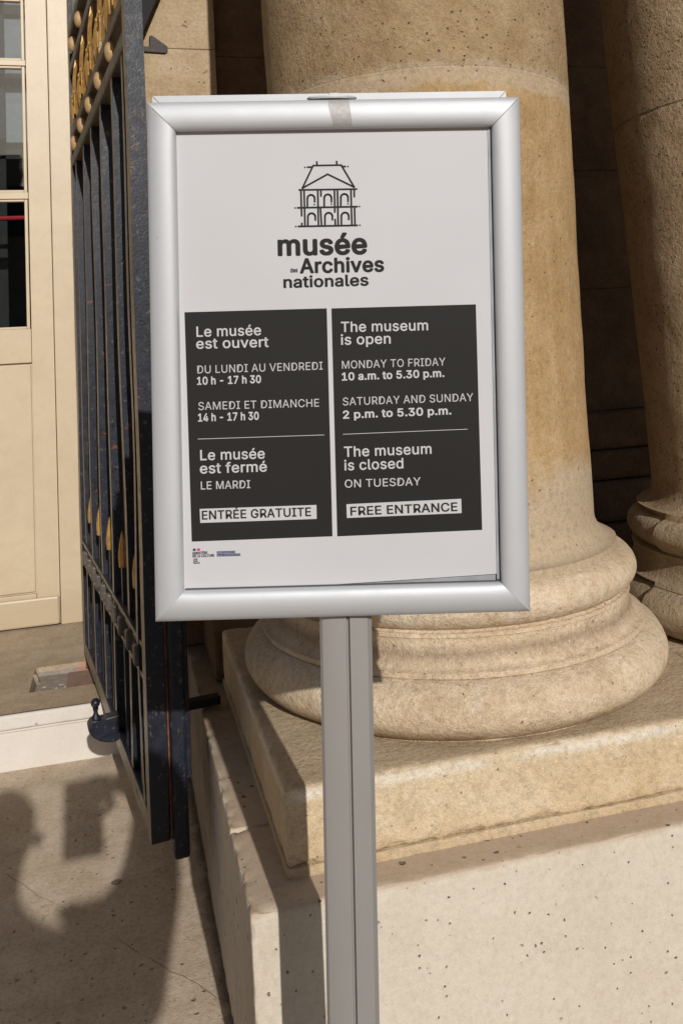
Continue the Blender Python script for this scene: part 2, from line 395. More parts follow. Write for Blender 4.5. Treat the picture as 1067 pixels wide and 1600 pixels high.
M['dusty_iron'] = iron_mat('dusty_iron', .22); M['black_iron'] = plain('blackened_iron', (.008, .007, .007), .8); M['brown_iron'] = plain('brown_rusted_iron', (.024, .015, .013), .6, var=.4, vscale=90, bmp=.0008)

# brushed aluminium
def alu_mat(name, c, rough, metal):
    m, nt, b = new_mat(name, rough, metal, .5); v = coords(nt)
    n = noise_n(nt, v, 9, 4, .6); n2 = noise_n(nt, v, 700, 2, .6)
    col_ = ramp(nt, n, [(.3, tuple(t * .985 for t in c)), (.7, tuple(t * 1.01 for t in c))])
    vz = coords(nt, (1, 1, 1)); sc = ramp(nt, noise_n(nt, vz, 46, 6, .8, 1.6), [(.668, 0), (.672, 1)])
    col_ = mix(nt, math_n(nt, 'MULTIPLY', sc, .35), col_, tuple(t * .55 for t in c))
    nt.links.new(col_, b.inputs['Base Color'])
    nt.links.new(ramp(nt, noise_n(nt, v, 30, 5, .7), [(.3, rough * .97), (.7, rough * 1.04)]), b.inputs['Roughness'])
    bump(nt, b, [(n2, .0001, .5)])
    return m
M['alu'] = alu_mat('satin_aluminium', (.555, .565, .585), .60, .45)
M['alu_post'] = alu_mat('grey_anodised_post', (.40, .385, .37), .5, .5)
M['plastic'] = plain('white_plastic_clip', (.6, .6, .6), .4)
M['ink'] = None
def print_mat(name, c, coat=.12, scr=0.0, spec=.4):
    m, nt, b = new_mat(name, .55, 0, spec); v = coords(nt)
    cc = ramp(nt, noise_n(nt, v, 5, 3, .5), [(.3, tuple(t * .97 for t in c)), (.7, tuple(min(1, t * 1.02) for t in c))])
    if scr:
        sp = ramp(nt, noise_n(nt, coords(nt, (1, 1, .25)), 120, 5, .85, 2.5), [(.70, 0), (.73, 1)])
        cc = mix(nt, math_n(nt, 'MULTIPLY', sp, scr), cc, (.25, .25, .25))
    nt.links.new(cc, b.inputs['Base Color'])
    b.inputs['Coat Weight'].default_value = coat; b.inputs['Coat Roughness'].default_value = .28
    bump(nt, b, [(noise_n(nt, v, 3.5, 2, .5), .012, .35)])
    return m
M['paper'] = print_mat('poster_paper', (.535, .53, .545)); M['ink'] = print_mat('black_print', (.019, .018, .0175), coat=.03, scr=.3, spec=.2)
M['white'] = print_mat('white_print', (.52, .515, .525)); M['blue'] = print_mat('blue_print', (.012, .025, .12)); M['redp'] = print_mat('red_print', (.5, .05, .08))
M['gap_dark'] = plain('dark_gap_strip', (.05, .052, .058), .5); M['backing'] = plain('grey_backing', (.30, .31, .33), .5)

def glass_mat():
    m = bpy.data.materials.new('window_glass'); m.use_nodes = True; nt = m.node_tree; nt.nodes.clear()
    o = nt.nodes.new('ShaderNodeOutputMaterial'); t = nt.nodes.new('ShaderNodeBsdfTransparent'); g = nt.nodes.new('ShaderNodeBsdfGlossy')
    g.inputs['Roughness'].default_value = .01; mx = nt.nodes.new('ShaderNodeMixShader'); f = nt.nodes.new('ShaderNodeFresnel'); f.inputs['IOR'].default_value = 1.5
    k = math_n(nt, 'MULTIPLY', f.outputs[0], 2.0); nt.links.new(k, mx.inputs[0])
    t.inputs[0].default_value = (.85, .88, .88, 1)
    v = coords(nt); n = nt.nodes.new('ShaderNodeBump'); n.inputs['Distance'].default_value = .004; n.inputs['Strength'].default_value = .15
    nt.links.new(noise_n(nt, v, 3.5, 2, .5), n.inputs['Height']); nt.links.new(n.outputs[0], g.inputs['Normal'])
    nt.links.new(t.outputs[0], mx.inputs[1]); nt.links.new(g.outputs[0], mx.inputs[2]); nt.links.new(mx.outputs[0], o.inputs[0])
    return m
M['glass'] = glass_mat()

def tape_mat():
    m = bpy.data.materials.new('old_clear_tape'); m.use_nodes = True; nt = m.node_tree; b = nt.nodes['Principled BSDF']
    b.inputs['Roughness'].default_value = .5
    n = noise_n(nt, coords(nt), 80, 5, .7)
    nt.links.new(ramp(nt, n, [(.3, (.30, .25, .19)), (.7, (.48, .43, .36))]), b.inputs['Base Color'])
    nt.links.new(ramp(nt, n, [(.35, .15), (.65, .5)]), b.inputs['Alpha'])
    return m
M['tape'] = tape_mat()

# ------------------------------------------------------------------ ground, step and landing
g = bmesh.new()
for (x0, x1, y0, y1) in ((-90, 90, -90, 3.0), (-90, 90, 3.0, 90)):
    vv = [g.verts.new(p) for p in ((x0, y0, 0), (x1, y0, 0), (x1, y1, 0), (x0, y1, 0))]; g.faces.new(vv)
bmesh.ops.remove_doubles(g, verts=g.verts[:], dist=1e-4)
def ground_mat():
    m = M['ground']; nt = m.node_tree; b = nt.nodes['Principled BSDF']
    src = b.inputs['Base Color'].links[0].from_socket
    g_ = nt.nodes.new('ShaderNodeNewGeometry'); s = nt.nodes.new('ShaderNodeSeparateXYZ'); nt.links.new(g_.outputs['Position'], s.inputs[0])
    # hairline crack: distance to a wandering line
    wob = math_n(nt, 'MULTIPLY', math_n(nt, 'SUBTRACT', noise_n(nt, g_.outputs['Position'], 9, 4, .6), .5), .05)
    ln = math_n(nt, 'ADD', math_n(nt, 'ADD', math_n(nt, 'MULTIPLY', s.outputs[0], 1.30), s.outputs[1]), -2.085)
    d = math_n(nt, 'ABSOLUTE', math_n(nt, 'ADD', ln, wob))
    cr = math_n(nt, 'LESS_THAN', d, .0022)
    nz = ramp(nt, noise_n(nt, g_.outputs['Position'], 14, 3, .6), [(.42, 0), (.5, 1)])
    c = mix(nt, math_n(nt, 'MULTIPLY', math_n(nt, 'MULTIPLY', cr, nz), .55), src, (.09, .065, .045))
    dirt = ramp(nt, noise_n(nt, g_.outputs['Position'], 24, 6, .78, 1.0), [(.60, 0), (.68, 1)])
    c = mix(nt, math_n(nt, 'MULTIPLY', dirt, .45), c, (.13, .095, .065))
    # chewing-gum spot
    vm = nt.nodes.new('ShaderNodeVectorMath'); vm.operation = 'DISTANCE'; nt.links.new(g_.outputs['Position'], vm.inputs[0]); vm.inputs[1].default_value = (-.04, 2.358, 0)
    sp = math_n(nt, 'LESS_THAN', math_n(nt, 'ADD', vm.outputs['Value'], math_n(nt, 'MULTIPLY', noise_n(nt, g_.outputs['Position'], 60, 3, .6), .012)), .0185)
    c = mix(nt, math_n(nt, 'MULTIPLY', sp, .75), c, (.10, .075, .055))
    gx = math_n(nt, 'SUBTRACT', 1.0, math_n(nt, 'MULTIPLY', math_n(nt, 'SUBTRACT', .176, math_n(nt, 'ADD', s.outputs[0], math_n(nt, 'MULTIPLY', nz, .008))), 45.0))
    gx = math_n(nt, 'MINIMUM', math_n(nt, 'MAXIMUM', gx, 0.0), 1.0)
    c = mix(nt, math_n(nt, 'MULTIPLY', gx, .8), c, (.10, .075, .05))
    nt.links.new(c, b.inputs['Base Color'])
ground_mat()
tag(from_bm('ground', g, M['ground']), kind='structure')

random.seed(11); gb = bmesh.new()
for _ in range(620):                                              # grit lying on the paving, thicker along the pedestal and the step
    q = random.random()
    if q < .35: x, y = .165 - abs(random.gauss(0, .02)), random.uniform(1.5, 3.05)
    elif q < .55: x, y = random.uniform(-.9, .15), 3.078 - abs(random.gauss(0, .02))
    else: x, y = random.uniform(-.9, .16), random.uniform(1.3, 3.0)
    rr = random.uniform(.0008, .0028)
    merge_pts = [(x + rr * random.uniform(.6, 1.3) * math.cos(a), y + rr * random.uniform(.6, 1.3) * math.sin(a)) for a in (0, 1.2, 2.5, 3.8, 5.0)]
    A = [gb.verts.new((px_, py_, 0.0003)) for px_, py_ in merge_pts]; T = gb.verts.new((x, y, rr * random.uniform(.7, 1.3)))
    for k in range(5): gb.faces.new((A[k], A[(k + 1) % 5], T))
tag(from_bm('grit', gb, M['mortar']), kind='stuff')
def landing_bm():
    bm = bmesh.new(); nx, ny = 150, 96; x0, x1, y0, y1 = -1.30, 0.2, 3.088, 4.05; V = {}
    for i in range(nx + 1):
        for j in range(ny + 1):
            x = x0 + (x1 - x0) * i / nx; y = y0 + (y1 - y0) * j / ny
            z = .171 + .0015 * fbm((x, y, 0), 6, 3)
            ex = .006 * fbm((x, y, 5), 30, 2)
            if -.312 + ex < x < -.11 and 3.262 + .05 * (x + .3) * -.6 + ex < y < 3.505 + ex: z -= .030 - .003 * fbm((x, y, 2), 40, 3)
            V[i, j] = bm.verts.new((x, y, z))
    for i in range(nx):
        for j in range(ny): bm.faces.new((V[i, j], V[i + 1, j], V[i + 1, j + 1], V[i, j + 1]))
    return bm
lm = M['landing']; nt = lm.node_tree; bb = nt.nodes['Principled BSDF']; src = bb.inputs['Base Color'].links[0].from_socket
g_ = nt.nodes.new('ShaderNodeNewGeometry')
sxyz = nt.nodes.new('ShaderNodeSeparateXYZ'); nt.links.new(g_.outputs['Position'], sxyz.inputs[0])
ln = math_n(nt, 'ADD', math_n(nt, 'ADD', math_n(nt, 'MULTIPLY', sxyz.outputs[0], -1.15), sxyz.outputs[1]), -2.865)
wob = math_n(nt, 'MULTIPLY', math_n(nt, 'SUBTRACT', noise_n(nt, g_.outputs['Position'], 14, 4, .6), .5), .05)
cr = math_n(nt, 'LESS_THAN', math_n(nt, 'ABSOLUTE', math_n(nt, 'ADD', ln, wob)), .005)
left_of = math_n(nt, 'LESS_THAN', sxyz.outputs[0], -.29)
c = mix(nt, math_n(nt, 'MULTIPLY', math_n(nt, 'MULTIPLY', cr, left_of), .6), src, (.10, .075, .055))
hole = math_n(nt, 'LESS_THAN', sxyz.outputs[2], .155)
c = mix(nt, hole, c, mix(nt, noise_n(nt, g_.outputs['Position'], 45, 5, .7), (.13, .11, .09), (.36, .31, .26)))
vm = nt.nodes.new('ShaderNodeVectorMath'); vm.operation = 'DISTANCE'; nt.links.new(g_.outputs['Position'], vm.inputs[0]); vm.inputs[1].default_value = (-.148, 3.45, .16)
sp = math_n(nt, 'SUBTRACT', 1.0, math_n(nt, 'MULTIPLY', vm.outputs['Value'], 14.0)); sp = math_n(nt, 'MAXIMUM', sp, 0.0)
c = mix(nt, math_n(nt, 'MULTIPLY', sp, 1.3), c, (.40, .10, .05)); nt.links.new(c, bb.inputs['Base Color'])
landing = tag(from_bm('landing', landing_bm(), M['landing'], smooth=True, angle=30), kind='structure')
box('recess_filler', -.205, -.112, 3.30, 3.46, .13, .156, M['filler'], landing, bev=.003)

step = empty('stone_step', (0, 3.07, 0)); step['kind'] = 'structure'
def strip(name, *a, m=None, **k):
    o = from_bm(name, stone_bm(*a, **k), m, step, smooth=True, angle=50); o.matrix_parent_inverse = Matrix.Translation((0, -3.07, 0)); return o
strip('nosing', -1.30, .19, 3.070, 3.0876, .127, .1715, m=M['marble'], res=.03, rnd=.006, amp=.0012, chip=.002)
strip('fillet_strip', -1.30, .19, 3.079, 3.0878, .118, .127, m=M['marble'], res=.03, rnd=.002, amp=.0005)
strip('riser', -1.30, .19, 3.086, 3.0895, .0, .118, m=M['marble'], res=.03, rnd=.001, amp=.0005)
box('riser_core', -1.30, .19, 3.0882, 4.05, .0, .14, M['marble'], step).matrix_parent_inverse = Matrix.Translation((0, -3.07, 0))

# ------------------------------------------------------------------ pedestal under the columns
ped = tag(empty('stone_pedestal', (1.4, 1.46, 0)), 'pale smooth limestone pedestal carrying both columns, chipped along its upper edge', 'pedestal')
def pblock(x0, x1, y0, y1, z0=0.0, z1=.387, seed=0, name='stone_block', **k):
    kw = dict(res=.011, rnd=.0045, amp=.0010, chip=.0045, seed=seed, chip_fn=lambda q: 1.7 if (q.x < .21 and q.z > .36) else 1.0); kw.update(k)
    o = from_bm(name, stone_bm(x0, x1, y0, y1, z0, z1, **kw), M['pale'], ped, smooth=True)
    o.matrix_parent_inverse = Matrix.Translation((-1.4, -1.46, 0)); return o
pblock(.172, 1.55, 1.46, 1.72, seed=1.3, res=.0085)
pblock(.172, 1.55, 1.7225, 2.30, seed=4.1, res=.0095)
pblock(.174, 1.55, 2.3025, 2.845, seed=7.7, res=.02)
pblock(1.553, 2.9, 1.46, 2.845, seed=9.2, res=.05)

# ------------------------------------------------------------------ columns
def smoothstep(a, b, x):
    t = min(1, max(0, (x - a) / (b - a))); return t * t * (3 - 2 * t)
BASE = []
def arcpts(cx, cz, rr, rz, a0, a1, n):
    return [(cx + rr * math.cos(R(a0 + (a1 - a0) * i / n)), cz + rz * math.sin(R(a0 + (a1 - a0) * i / n))) for i in range(n + 1)]
LOW = [(.30, .5255), (.424, .5255)] + arcpts(.405, .582, .064, .0555, -72, 68, 22) + [(.424, .6345)]
MID = [(.424, .6345), (.4265, .636), (.4265, .645)] + [(.398 + .0265 * (1 - math.sin(math.pi / 2 * i / 8)), .646 + .040 * (1 - math.cos(math.pi / 2 * i / 8))) for i in range(9)] + [(.397, .694), (.3985, .699), (.401, .7005), (.401, .7075), (.396, .709)]
UPP = [(.396, .709)] + arcpts(.372, .749, .046, .040, -66, 74, 20) + [(.3815, .7885)]
TOP = [(.3815, .7885), (.3815, .803)] + [(.3815 - .043 * math.sin(math.pi / 2 * i / 10), .803 + .052 * (1 - math.cos(math.pi / 2 * i / 10))) for i in range(1, 11)]
def densify(prof, d):
    out = [prof[0]]
    for a, b in zip(prof, prof[1:]):
        L = math.hypot(b[0] - a[0], b[1] - a[1]); n = max(1, int(L / d))
        out += [(a[0] + (b[0] - a[0]) * i / n, a[1] + (b[1] - a[1]) * i / n) for i in range(1, n + 1)]
    return out
def shaft_r(z):
    return .3385 + .0245 * smoothstep(.86, 2.2, z) if z < 2.2 else .363 - .02 * (z - 2.2) / 2.6
def column(cx, cy, label, rough, seed, mat_shaft, mat_base, blocky=False, sparse=False):
    t = empty('stone_column', (cx, cy, .387)); tag(t, label, 'column', 'paired round columns on one pedestal')
    def put(o): o.matrix_parent_inverse = Matrix.Translation((-cx, -cy, -.387)); return o
    seg = 300 if blocky else 220
    def rf(amp, sc):
        def f(r, z, a):
            p = Vector((r * math.cos(a) + seed, r * math.sin(a), z))
            d = amp * fbm(p, sc, 4)
            if amp: d -= amp * 1.4 * max(0, fbm(p + Vector((3, 3, 3)), sc * 2.2, 3) - .25)
            if blocky and z < .80:
                ang = (math.degrees(a) % 360)
                k = smoothstep(181, 182.2, ang) - smoothstep(330, 330.8, ang)       # dressed-down stretch proud of the older stone
                d += (.014 * k - .009) * (1 if (.53 < z < .64 or .71 < z < .79) else 0)
            return max(.01, r + d), z
        return f
    put(from_bm('plinth', stone_bm(cx - .475, cx + .475, cy - .462, cy + .462, .4005, .5265, res=.013, rnd=.008, amp=.0028, chip=.0055, seed=seed), M['plinth'], t, smooth=True))
    put(from_bm('mortar_bed', stone_bm(cx - .478, cx + .478, cy - .466, cy + .466, .3835, .4015, res=.012, rnd=.003, amp=.0022, chip=.0015, seed=seed), M['plinth'], t, smooth=True))
    put(from_bm('lower_torus', lathe_bm(densify(LOW, .006), cx, cy, seg, rf(rough, 11)), mat_base, t, smooth=True, angle=40))
    put(from_bm('scotia', lathe_bm(densify(MID, .005), cx, cy, seg, rf(rough * .6, 11)), mat_base, t, smooth=True, angle=40))
    put(from_bm('upper_torus', lathe_bm(densify(UPP, .006), cx, cy, seg, rf(rough, 11)), mat_base, t, smooth=True, angle=40))
    lowshaft = TOP + [(shaft_r(z), z) for z in [.87 + .02 * i for i in range(47)]]
    lowshaft = [(r, z) for r, z in lowshaft if z < 1.80] + [(shaft_r(1.8), 1.798), (shaft_r(1.8) - .003, 1.8005)]
    put(from_bm('shaft_drum', lathe_bm(lowshaft, cx, cy, seg, rf(rough, 6)), mat_shaft, t, smooth=True, angle=50))
    ms = M['mortar'] if blocky else M['ochre']
    jr = shaft_r(1.8) - (.0018 if blocky else .0003)
    put(from_bm('joint', lathe_bm([(jr - .001, 1.796), (jr, 1.7985), (jr, 1.8065), (jr - .001, 1.809)], cx, cy, seg, rf(rough, 6)), ms, t, smooth=True))
    zz = [1.807 + .03 * i for i in range(38)]
    up = [(shaft_r(1.81) - .003, 1.806)] + [(shaft_r(z), z) for z in zz]
    put(from_bm('shaft_drum', lathe_bm(up, cx, cy, seg, rf(rough, 6)), mat_shaft if blocky else M['upper'], t, smooth=True, angle=50))
    put(from_bm('shaft_drum', lathe_bm([(shaft_r(z), z) for z in (2.922, 3.5, 4.0, 4.6)], cx, cy, 96, None), mat_shaft, t, smooth=True))
    return t
column(.720, 1.995, 'ochre round stone column directly behind the notice, on a square plinth', .0035, 2.0, M['ochre'], M['base'])
column(1.672, 1.995, 'coarse pitted round stone column at the right edge, half in shade', .0050, 8.0, M['coarse'], M['base2'], blocky=True)

# entablature over the columns (above the frame)
ent = tag(empty('entablature', (1.4, 2.2, 4.6)), 'stone entablature resting on the paired columns above the picture', 'entablature')
o = box('architrave', .15, 2.9, 1.6, 2.9, 4.6, 5.0, M['wall'], ent); o.matrix_parent_inverse = Matrix.Translation((-1.4, -2.2, -4.6))
o = box('cornice', .05, 3.0, 1.45, 2.9, 5.0, 5.25, M['wall'], ent); o.matrix_parent_inverse = Matrix.Translation((-1.4, -2.2, -4.6))

# ------------------------------------------------------------------ wall behind the columns
wall = tag(empty('portal_wall', (1.5, 2.85, 0)), 'ochre ashlar wall and pilaster behind the columns and the open gate', 'wall')
def wb(name, *a, m=None, **k):
    kw = dict(res=.04, rnd=.004, amp=.003, skip='b'); kw.update(k)
    o = from_bm(name, stone_bm(*a, **kw), m or M['wall'], wall, smooth=True, angle=50)
    o.matrix_parent_inverse = Matrix.Translation((-1.5, -2.85, 0)); return o
zs = [.98, 1.42, 1.86, 2.255, 2.72, 3.2, 3.7, 4.2, 4.6]
for i in range(len(zs) - 1):                                   # pilaster next to the gate, then the recessed wall
    wb('stone_block', .04, .341, 2.85, 4.02, zs[i], zs[i + 1] - .001, seed=i * 2.3)
    for j, (a, b_) in enumerate(((.342, 1.0), (1.001, 2.1), (2.101, 2.95))):
        wb('stone_block', a, b_, 2.915, 3.1, zs[i], zs[i + 1] - .0004, seed=i * 3.1 + j * 7.7, res=.08, m=M['grimy_shaded'])
wb('stone_block', .04, .341, 2.86, 4.02, 0, .387, seed=31)
wb('pilaster_plinth', .225, .60, 2.47, 2.90, .388, .523, m=M['grimy_shaded'], seed=33, rnd=.01, amp=.004)
wb('wall_plinth', .04, 2.95, 2.80, 3.1, .388, .60, m=M['grimy_shaded'], seed=34, rnd=.01, amp=.004)
wb('base_moulding', .04, 2.95, 2.825, 3.1, .6005, .7415, m=M['grimy_shaded'], seed=35, rnd=.03, amp=.004)
wb('base_moulding', .04, 2.95, 2.85, 3.1, .742, .8515, m=M['grimy_shaded'], seed=36, rnd=.02, amp=.004)
wb('base_moulding', .04, 2.95, 2.835, 3.1, .852, .9795, m=M['grimy_shaded'], seed=37, rnd=.015, amp=.004)

# ------------------------------------------------------------------ glazed door
YD = 4.043
door = tag(empty('glazed_door', (-.264, YD, .171)), 'cream painted glazed double-height door with panelled base behind the gate', 'door')
def dpart(name, x0, x1, y0, y1, z0, z1, m, bev=.002, par=None):
    o = box(name, x0, x1, y0, y1, z0, z1, m, par or door, bev=bev)
    o.matrix_parent_inverse = Matrix.Translation((.264, -YD, -.171)) if par is None else Matrix.Identity(4); return o
dpart('stile', -.357, -.2655, YD, YD + .05, .176, 3.6, M['paint'])
dpart('stile', -.98, -.86, YD, YD + .05, .176, 3.6, M['paint'])
for z0, z1 in ((1.27, 1.415), (2.582, 2.607), (1.983, 2.013), (2.89, 2.915), (3.45, 3.6), (.176, .305)):
    dpart('rail', -.858, -.3585, YD + .003, YD + .045, z0, z1, M['paint'])
for z0, z1 in ((1.415, 1.983), (2.013, 2.582), (2.607, 2.89), (2.915, 3.45)):      # beads round each pane
    bm = bmesh.new()
    for a in ((-.376, -.362, YD + .009, YD + .03, z0, z1), (-.858, -.844, YD + .009, YD + .03, z0, z1), (-.844, -.376, YD + .009, YD + .03, z0, z0 + .011), (-.844, -.376, YD + .009, YD + .03, z1 - .011, z1)):
        box_bm(*a, bev=.003, bm=bm)
    o = from_bm('glazing_bead', bm, M['paint'], door); o.matrix_parent_inverse = Matrix.Translation((.264, -YD, -.171))
    o = box('pane', -.846, -.374, YD + .020, YD + .024, z0 + .009, z1 - .009, M['glass'], door); o.matrix_parent_inverse = Matrix.Translation((.264, -YD, -.171))
dpart('panel', -.80, -.3625, YD + .008, YD + .03, .312, 1.262, M['paint'], bev=.004)
dpart('panel', -.857, -.3583, YD + .0175, YD + .032, .3055, 1.2695, M['paint'], bev=0)
dpart('weather_board', -.86, -.268, YD - .022, YD - .0005, .178, .292, M['paint'], bev=.008)
frame = tag(box('door_frame', -.2625, -.105, YD - .012, YD + .11, .172, 4.2, M['paint'], None, bev=.004), 'cream painted wooden post between the door leaf and the gate', 'door frame')
rm = tag(empty('entrance_wall', (0, 4.3, 0)), 'stone wall around the cream door, mostly hidden by the gate', 'wall')
box('wall_panel', -.104, .35, 4.036, 4.5, 0, 5, M['wall'], rm).matrix_parent_inverse = Matrix.Translation((0, -4.3, 0))
box('wall_panel', -4.0, -.982, 4.06, 4.5, 0, 5, M['wall'], rm).matrix_parent_inverse = Matrix.Translation((0, -4.3, 0))
box('lintel', -.981, -.2635, 4.06, 4.5, 3.605, 5, M['wall'], rm).matrix_parent_inverse = Matrix.Translation((0, -4.3, 0))
room = bmesh.new()
for a in ((-3.5, .5, 8.0, 8.1, 0, 4.2), (-3.6, -3.5, 4.55, 8.1, 0, 4.2), (.5, .6, 4.55, 8.1, 0, 4.2), (-3.6, .6, 4.55, 8.1, 4.2, 4.3), (-3.5, .5, 4.51, 8.0, .15, .17)): box_bm(*a, bm=room)
tag(from_bm('dark_room', room, M['dark_room']), kind='structure')
scr = tag(empty('reflection_screen', (-.6, 4.5, 2.3)), 'added pale sheet with dark bars, imitating reflections in the upper door panes', 'screen')
so = box('reflection_sheet', -1.2, -.2, 4.60, 4.61, 2.30, 3.6, M['screen'], scr); so.matrix_parent_inverse = Matrix.Translation((.6, -4.5, -2.3))  # sheet and bars added to imitate reflections in the glass
for a in ((-1.2, -.2, 2.28, 2.33), (-1.2, -.2, 2.66, 2.715), (-1.2, -.2, 3.02, 3.07)):
    so = box('bar', a[0], a[1], 4.57, 4.599, a[2], a[3], M['dark_room'], scr); so.matrix_parent_inverse = Matrix.Translation((.6, -4.5, -2.3))
so = box('upright', -.56, -.505, 4.57, 4.598, 1.3, 3.6, M['dark_room'], scr); so.matrix_parent_inverse = Matrix.Translation((.6, -4.5, -2.3))
tag(from_bm('red_strap', tube_bm([(-1.6, 4.35, 1.951), (-.7, 4.35, 1.945), (-.3, 4.35, 1.950)], .011, 8), M['red']), 'red barrier strap stretched behind the middle door pane', 'strap')

# ------------------------------------------------------------------ iron gate
gate = tag(empty('iron_gate', (-.15, 3.5, .171), R(-82.3)), 'tall dark blue iron gate with gilded tips and beads, swung open', 'gate')
F_ = Matrix.Translation((0, 0, -.171))
def gp(name, bm, m, smooth=False):
    o = from_bm(name, bm, m, gate, smooth=smooth, angle=40 if smooth else None); o.matrix_parent_inverse = F_; return o
def worn_box(name, x0, x1, y0, y1, z0, z1, bev=.002, wob=0.0, m=(None,), sub=0):
    """square iron bar; the face towards the passage (-y) is worn and dusty"""
    bm = bmesh.new(); n = max(2, int((z1 - z0) / .12)) if (z1 - z0) > (x1 - x0) else 2
    if (z1 - z0) > (x1 - x0):
        rings = []
        for i in range(n + 1):
            z = z0 + (z1 - z0) * i / n; dx = wob * noise.noise(Vector((x0 * 9, 0, z * 2.1))); dy = wob * noise.noise(Vector((x0 * 5, 7, z * 1.7)))
            rings.append([bm.verts.new((x + dx, y + dy, z)) for x, y in ((x0, y0), (x1, y0), (x1, y1), (x0, y1))])
        for a, b in zip(rings, rings[1:]):
            for k in range(4): bm.faces.new((a[k], a[(k + 1) % 4], b[(k + 1) % 4], b[k]))
        bm.faces.new(rings[0][::-1]); bm.faces.new(rings[-1])
        ed = [e for e in bm.edges if abs(e.verts[0].co.z - e.verts[1].co.z) > .01]
        bmesh.ops.bevel(bm, geom=ed, offset=bev, segments=2, profile=.5, affect='EDGES')
    else:
        merge(bm, box_bm(x0, x1, y0, y1, z0, z1, bev))
    bmesh.ops.recalc_face_normals(bm, faces=bm.faces[:])
    bm.normal_update()
    for f in bm.faces: f.material_index = 1 if f.normal.y < -.8 else 0
    return gp(name, bm, [M['iron'], M['worn_iron']])
random.seed(5)
BARS = (.10, .36, .61, .86, 1.12)
for s in BARS:
    worn_box('bar', s - .015, s + .015, .004, .036, .246, 2.003, bev=.0035, wob=.006)
    worn_box('bar', s - .013, s + .013, .006, .032, 2.54, 3.4, bev=.003, wob=.003)
for s in (.23, .485, .735, .99, 1.235):
    bm = box_bm(s - .009, s + .009, .010, .028, .246, .700, .002)
    gp('dog_bar', bm, M['iron'])
    tip = bmesh.new(); L = []
    for z, w, d in ((.700, .008, .008), (.703, .0135, .011), (.735, .0145, .012), (.765, .009, .008), (.795, .001, .001)):
        L.append([tip.verts.new((s + w * math.cos(2 * math.pi * k / 8), .014 + d * math.sin(2 * math.pi * k / 8), z)) for k in range(8)])
    for a, b in zip(L, L[1:]):
        for k in range(8): tip.faces.new((a[k], a[(k + 1) % 8], b[(k + 1) % 8], b[k]))
    tip.faces.new(L[0][::-1]); tip.faces.new(L[-1]); gp('spear_tip', tip, M['gold'])
worn_box('stile', 1.372, 1.418, 0, .042, .2, 3.5, bev=.004, wob=.004)
worn_box('stile', -.025, .025, 0, .045, .205, 3.5, bev=.006, wob=.004)
worn_box('stile', 1.30, 1.325, .002, .03, .246, 2.003, bev=.003, wob=.006)
gp('pivot_pin', lathe_bm([(.016, .15), (.016, .205)], 0, .02, 16), M['rust'])
gp('meeting_strip', box_bm(1.385, 1.438, .046, .080, .163, 1.35, .007), M['iron'])
gp('meeting_strip_rust', box_bm(1.384, 1.417, .0425, .0455, .20, 1.34), M['rust'])
gp('meeting_flange', box_bm(1.33, 1.42, .0805, .0925, .32, 1.2, .003), M['iron'])
worn_box('rail', .0, 1.372, 0, .040, .2, .246, bev=.003)
for z0, z1 in ((2.003, 2.042), (2.107, 2.139), (2.358, 2.396), (2.505, 2.54)):
    rb = box_bm(.026, 1.371, -.002, .042, z0, z1, .004); gp('rail', rb, M['dusty_iron'])
for z0, z1 in ((.528, .540), (.598, .608)): worn_box('rail', .026, 1.371, .0, .038, z0, z1, bev=.002)
bead_me = None
for zc, off in ((2.074, .105), (2.455, .105)):
    for k in range(5):
        s = off + .2555 * k
        if bead_me is None:
            o = gp('bead', sphere_bm((0, 0, 0), .0175, .0175, .0305, 18, 12), M['bead'], True); bead_me = o.data
        else:
            o = bpy.data.objects.new('bead', bead_me); col.objects.link(o); o.parent = gate; o.matrix_parent_inverse = F_
        o.location = (s, .005, zc)
# gilded leaf sprays between the bead rails
def leaf(bm, s, y, z0, h, w, lean):
    n = 6; A = []
    for i in range(n + 1):
        t = i / n; ww = w * math.sin(math.pi * min(1, .18 + t * .82)) ** .8 * (1 if i < n else 0) + .0004
        x = s + lean * t * t; z = z0 + h * t; yy = y - .012 * math.sin(math.pi * t)
        A.append([bm.verts.new((x - ww, yy + .004, z)), bm.verts.new((x, yy - .006, z)), bm.verts.new((x + ww, yy + .004, z)), bm.verts.new((x, yy + .008, z))])
    for a, b in zip(A, A[1:]):
        for k in range(4): bm.faces.new((a[k], a[(k + 1) % 4], b[(k + 1) % 4], b[k]))
    bm.faces.new(A[0][::-1]); bm.faces.new(A[-1])
for k in range(6):
    s = -.02 + .255 * k
    for dx, h, w, ln_, dy in ((0, .212, .024, 0, -.004), (-.050, .165, .018, -.035, .006), (.050, .165, .018, .035, .006)):
        if .03 < s + dx + ln_ < 1.36 and .03 < s + dx < 1.36:
            bm = bmesh.new(); leaf(bm, s + dx, .010 + dy, 2.139, h, w, ln_); gp('gilded_leaf', bm, M['gold'])
    for dx, dz in ((-.03, .075), (.03, .075)):
        if .03 < s + dx < 1.36:
            gp('gilded_bud', merge(sphere_bm((s + dx, -.010, 2.145 + dz), .006, .006, .009, 8, 6), lathe_bm([(.003, 2.14), (.003, 2.215)], s + dx, -.008, 8)), M['gold'], True)
# ring ornaments of the lower band
for k in range(10):
    s = .095 + .128 * k
    pts = [(s + .045 * math.cos(a), .012 + .004 * math.sin(3 * a), .569 + .027 * math.sin(a)) for a in [2 * math.pi * i / 18 for i in range(18)]]
    gp('ring_ornament', tube_bm(pts, .0095, 8, True), M['dusty_iron'], True)
    gp('collar', box_bm(s + .050, s + .078, -.012, .030, .545, .593, .006), M['dusty_iron'])
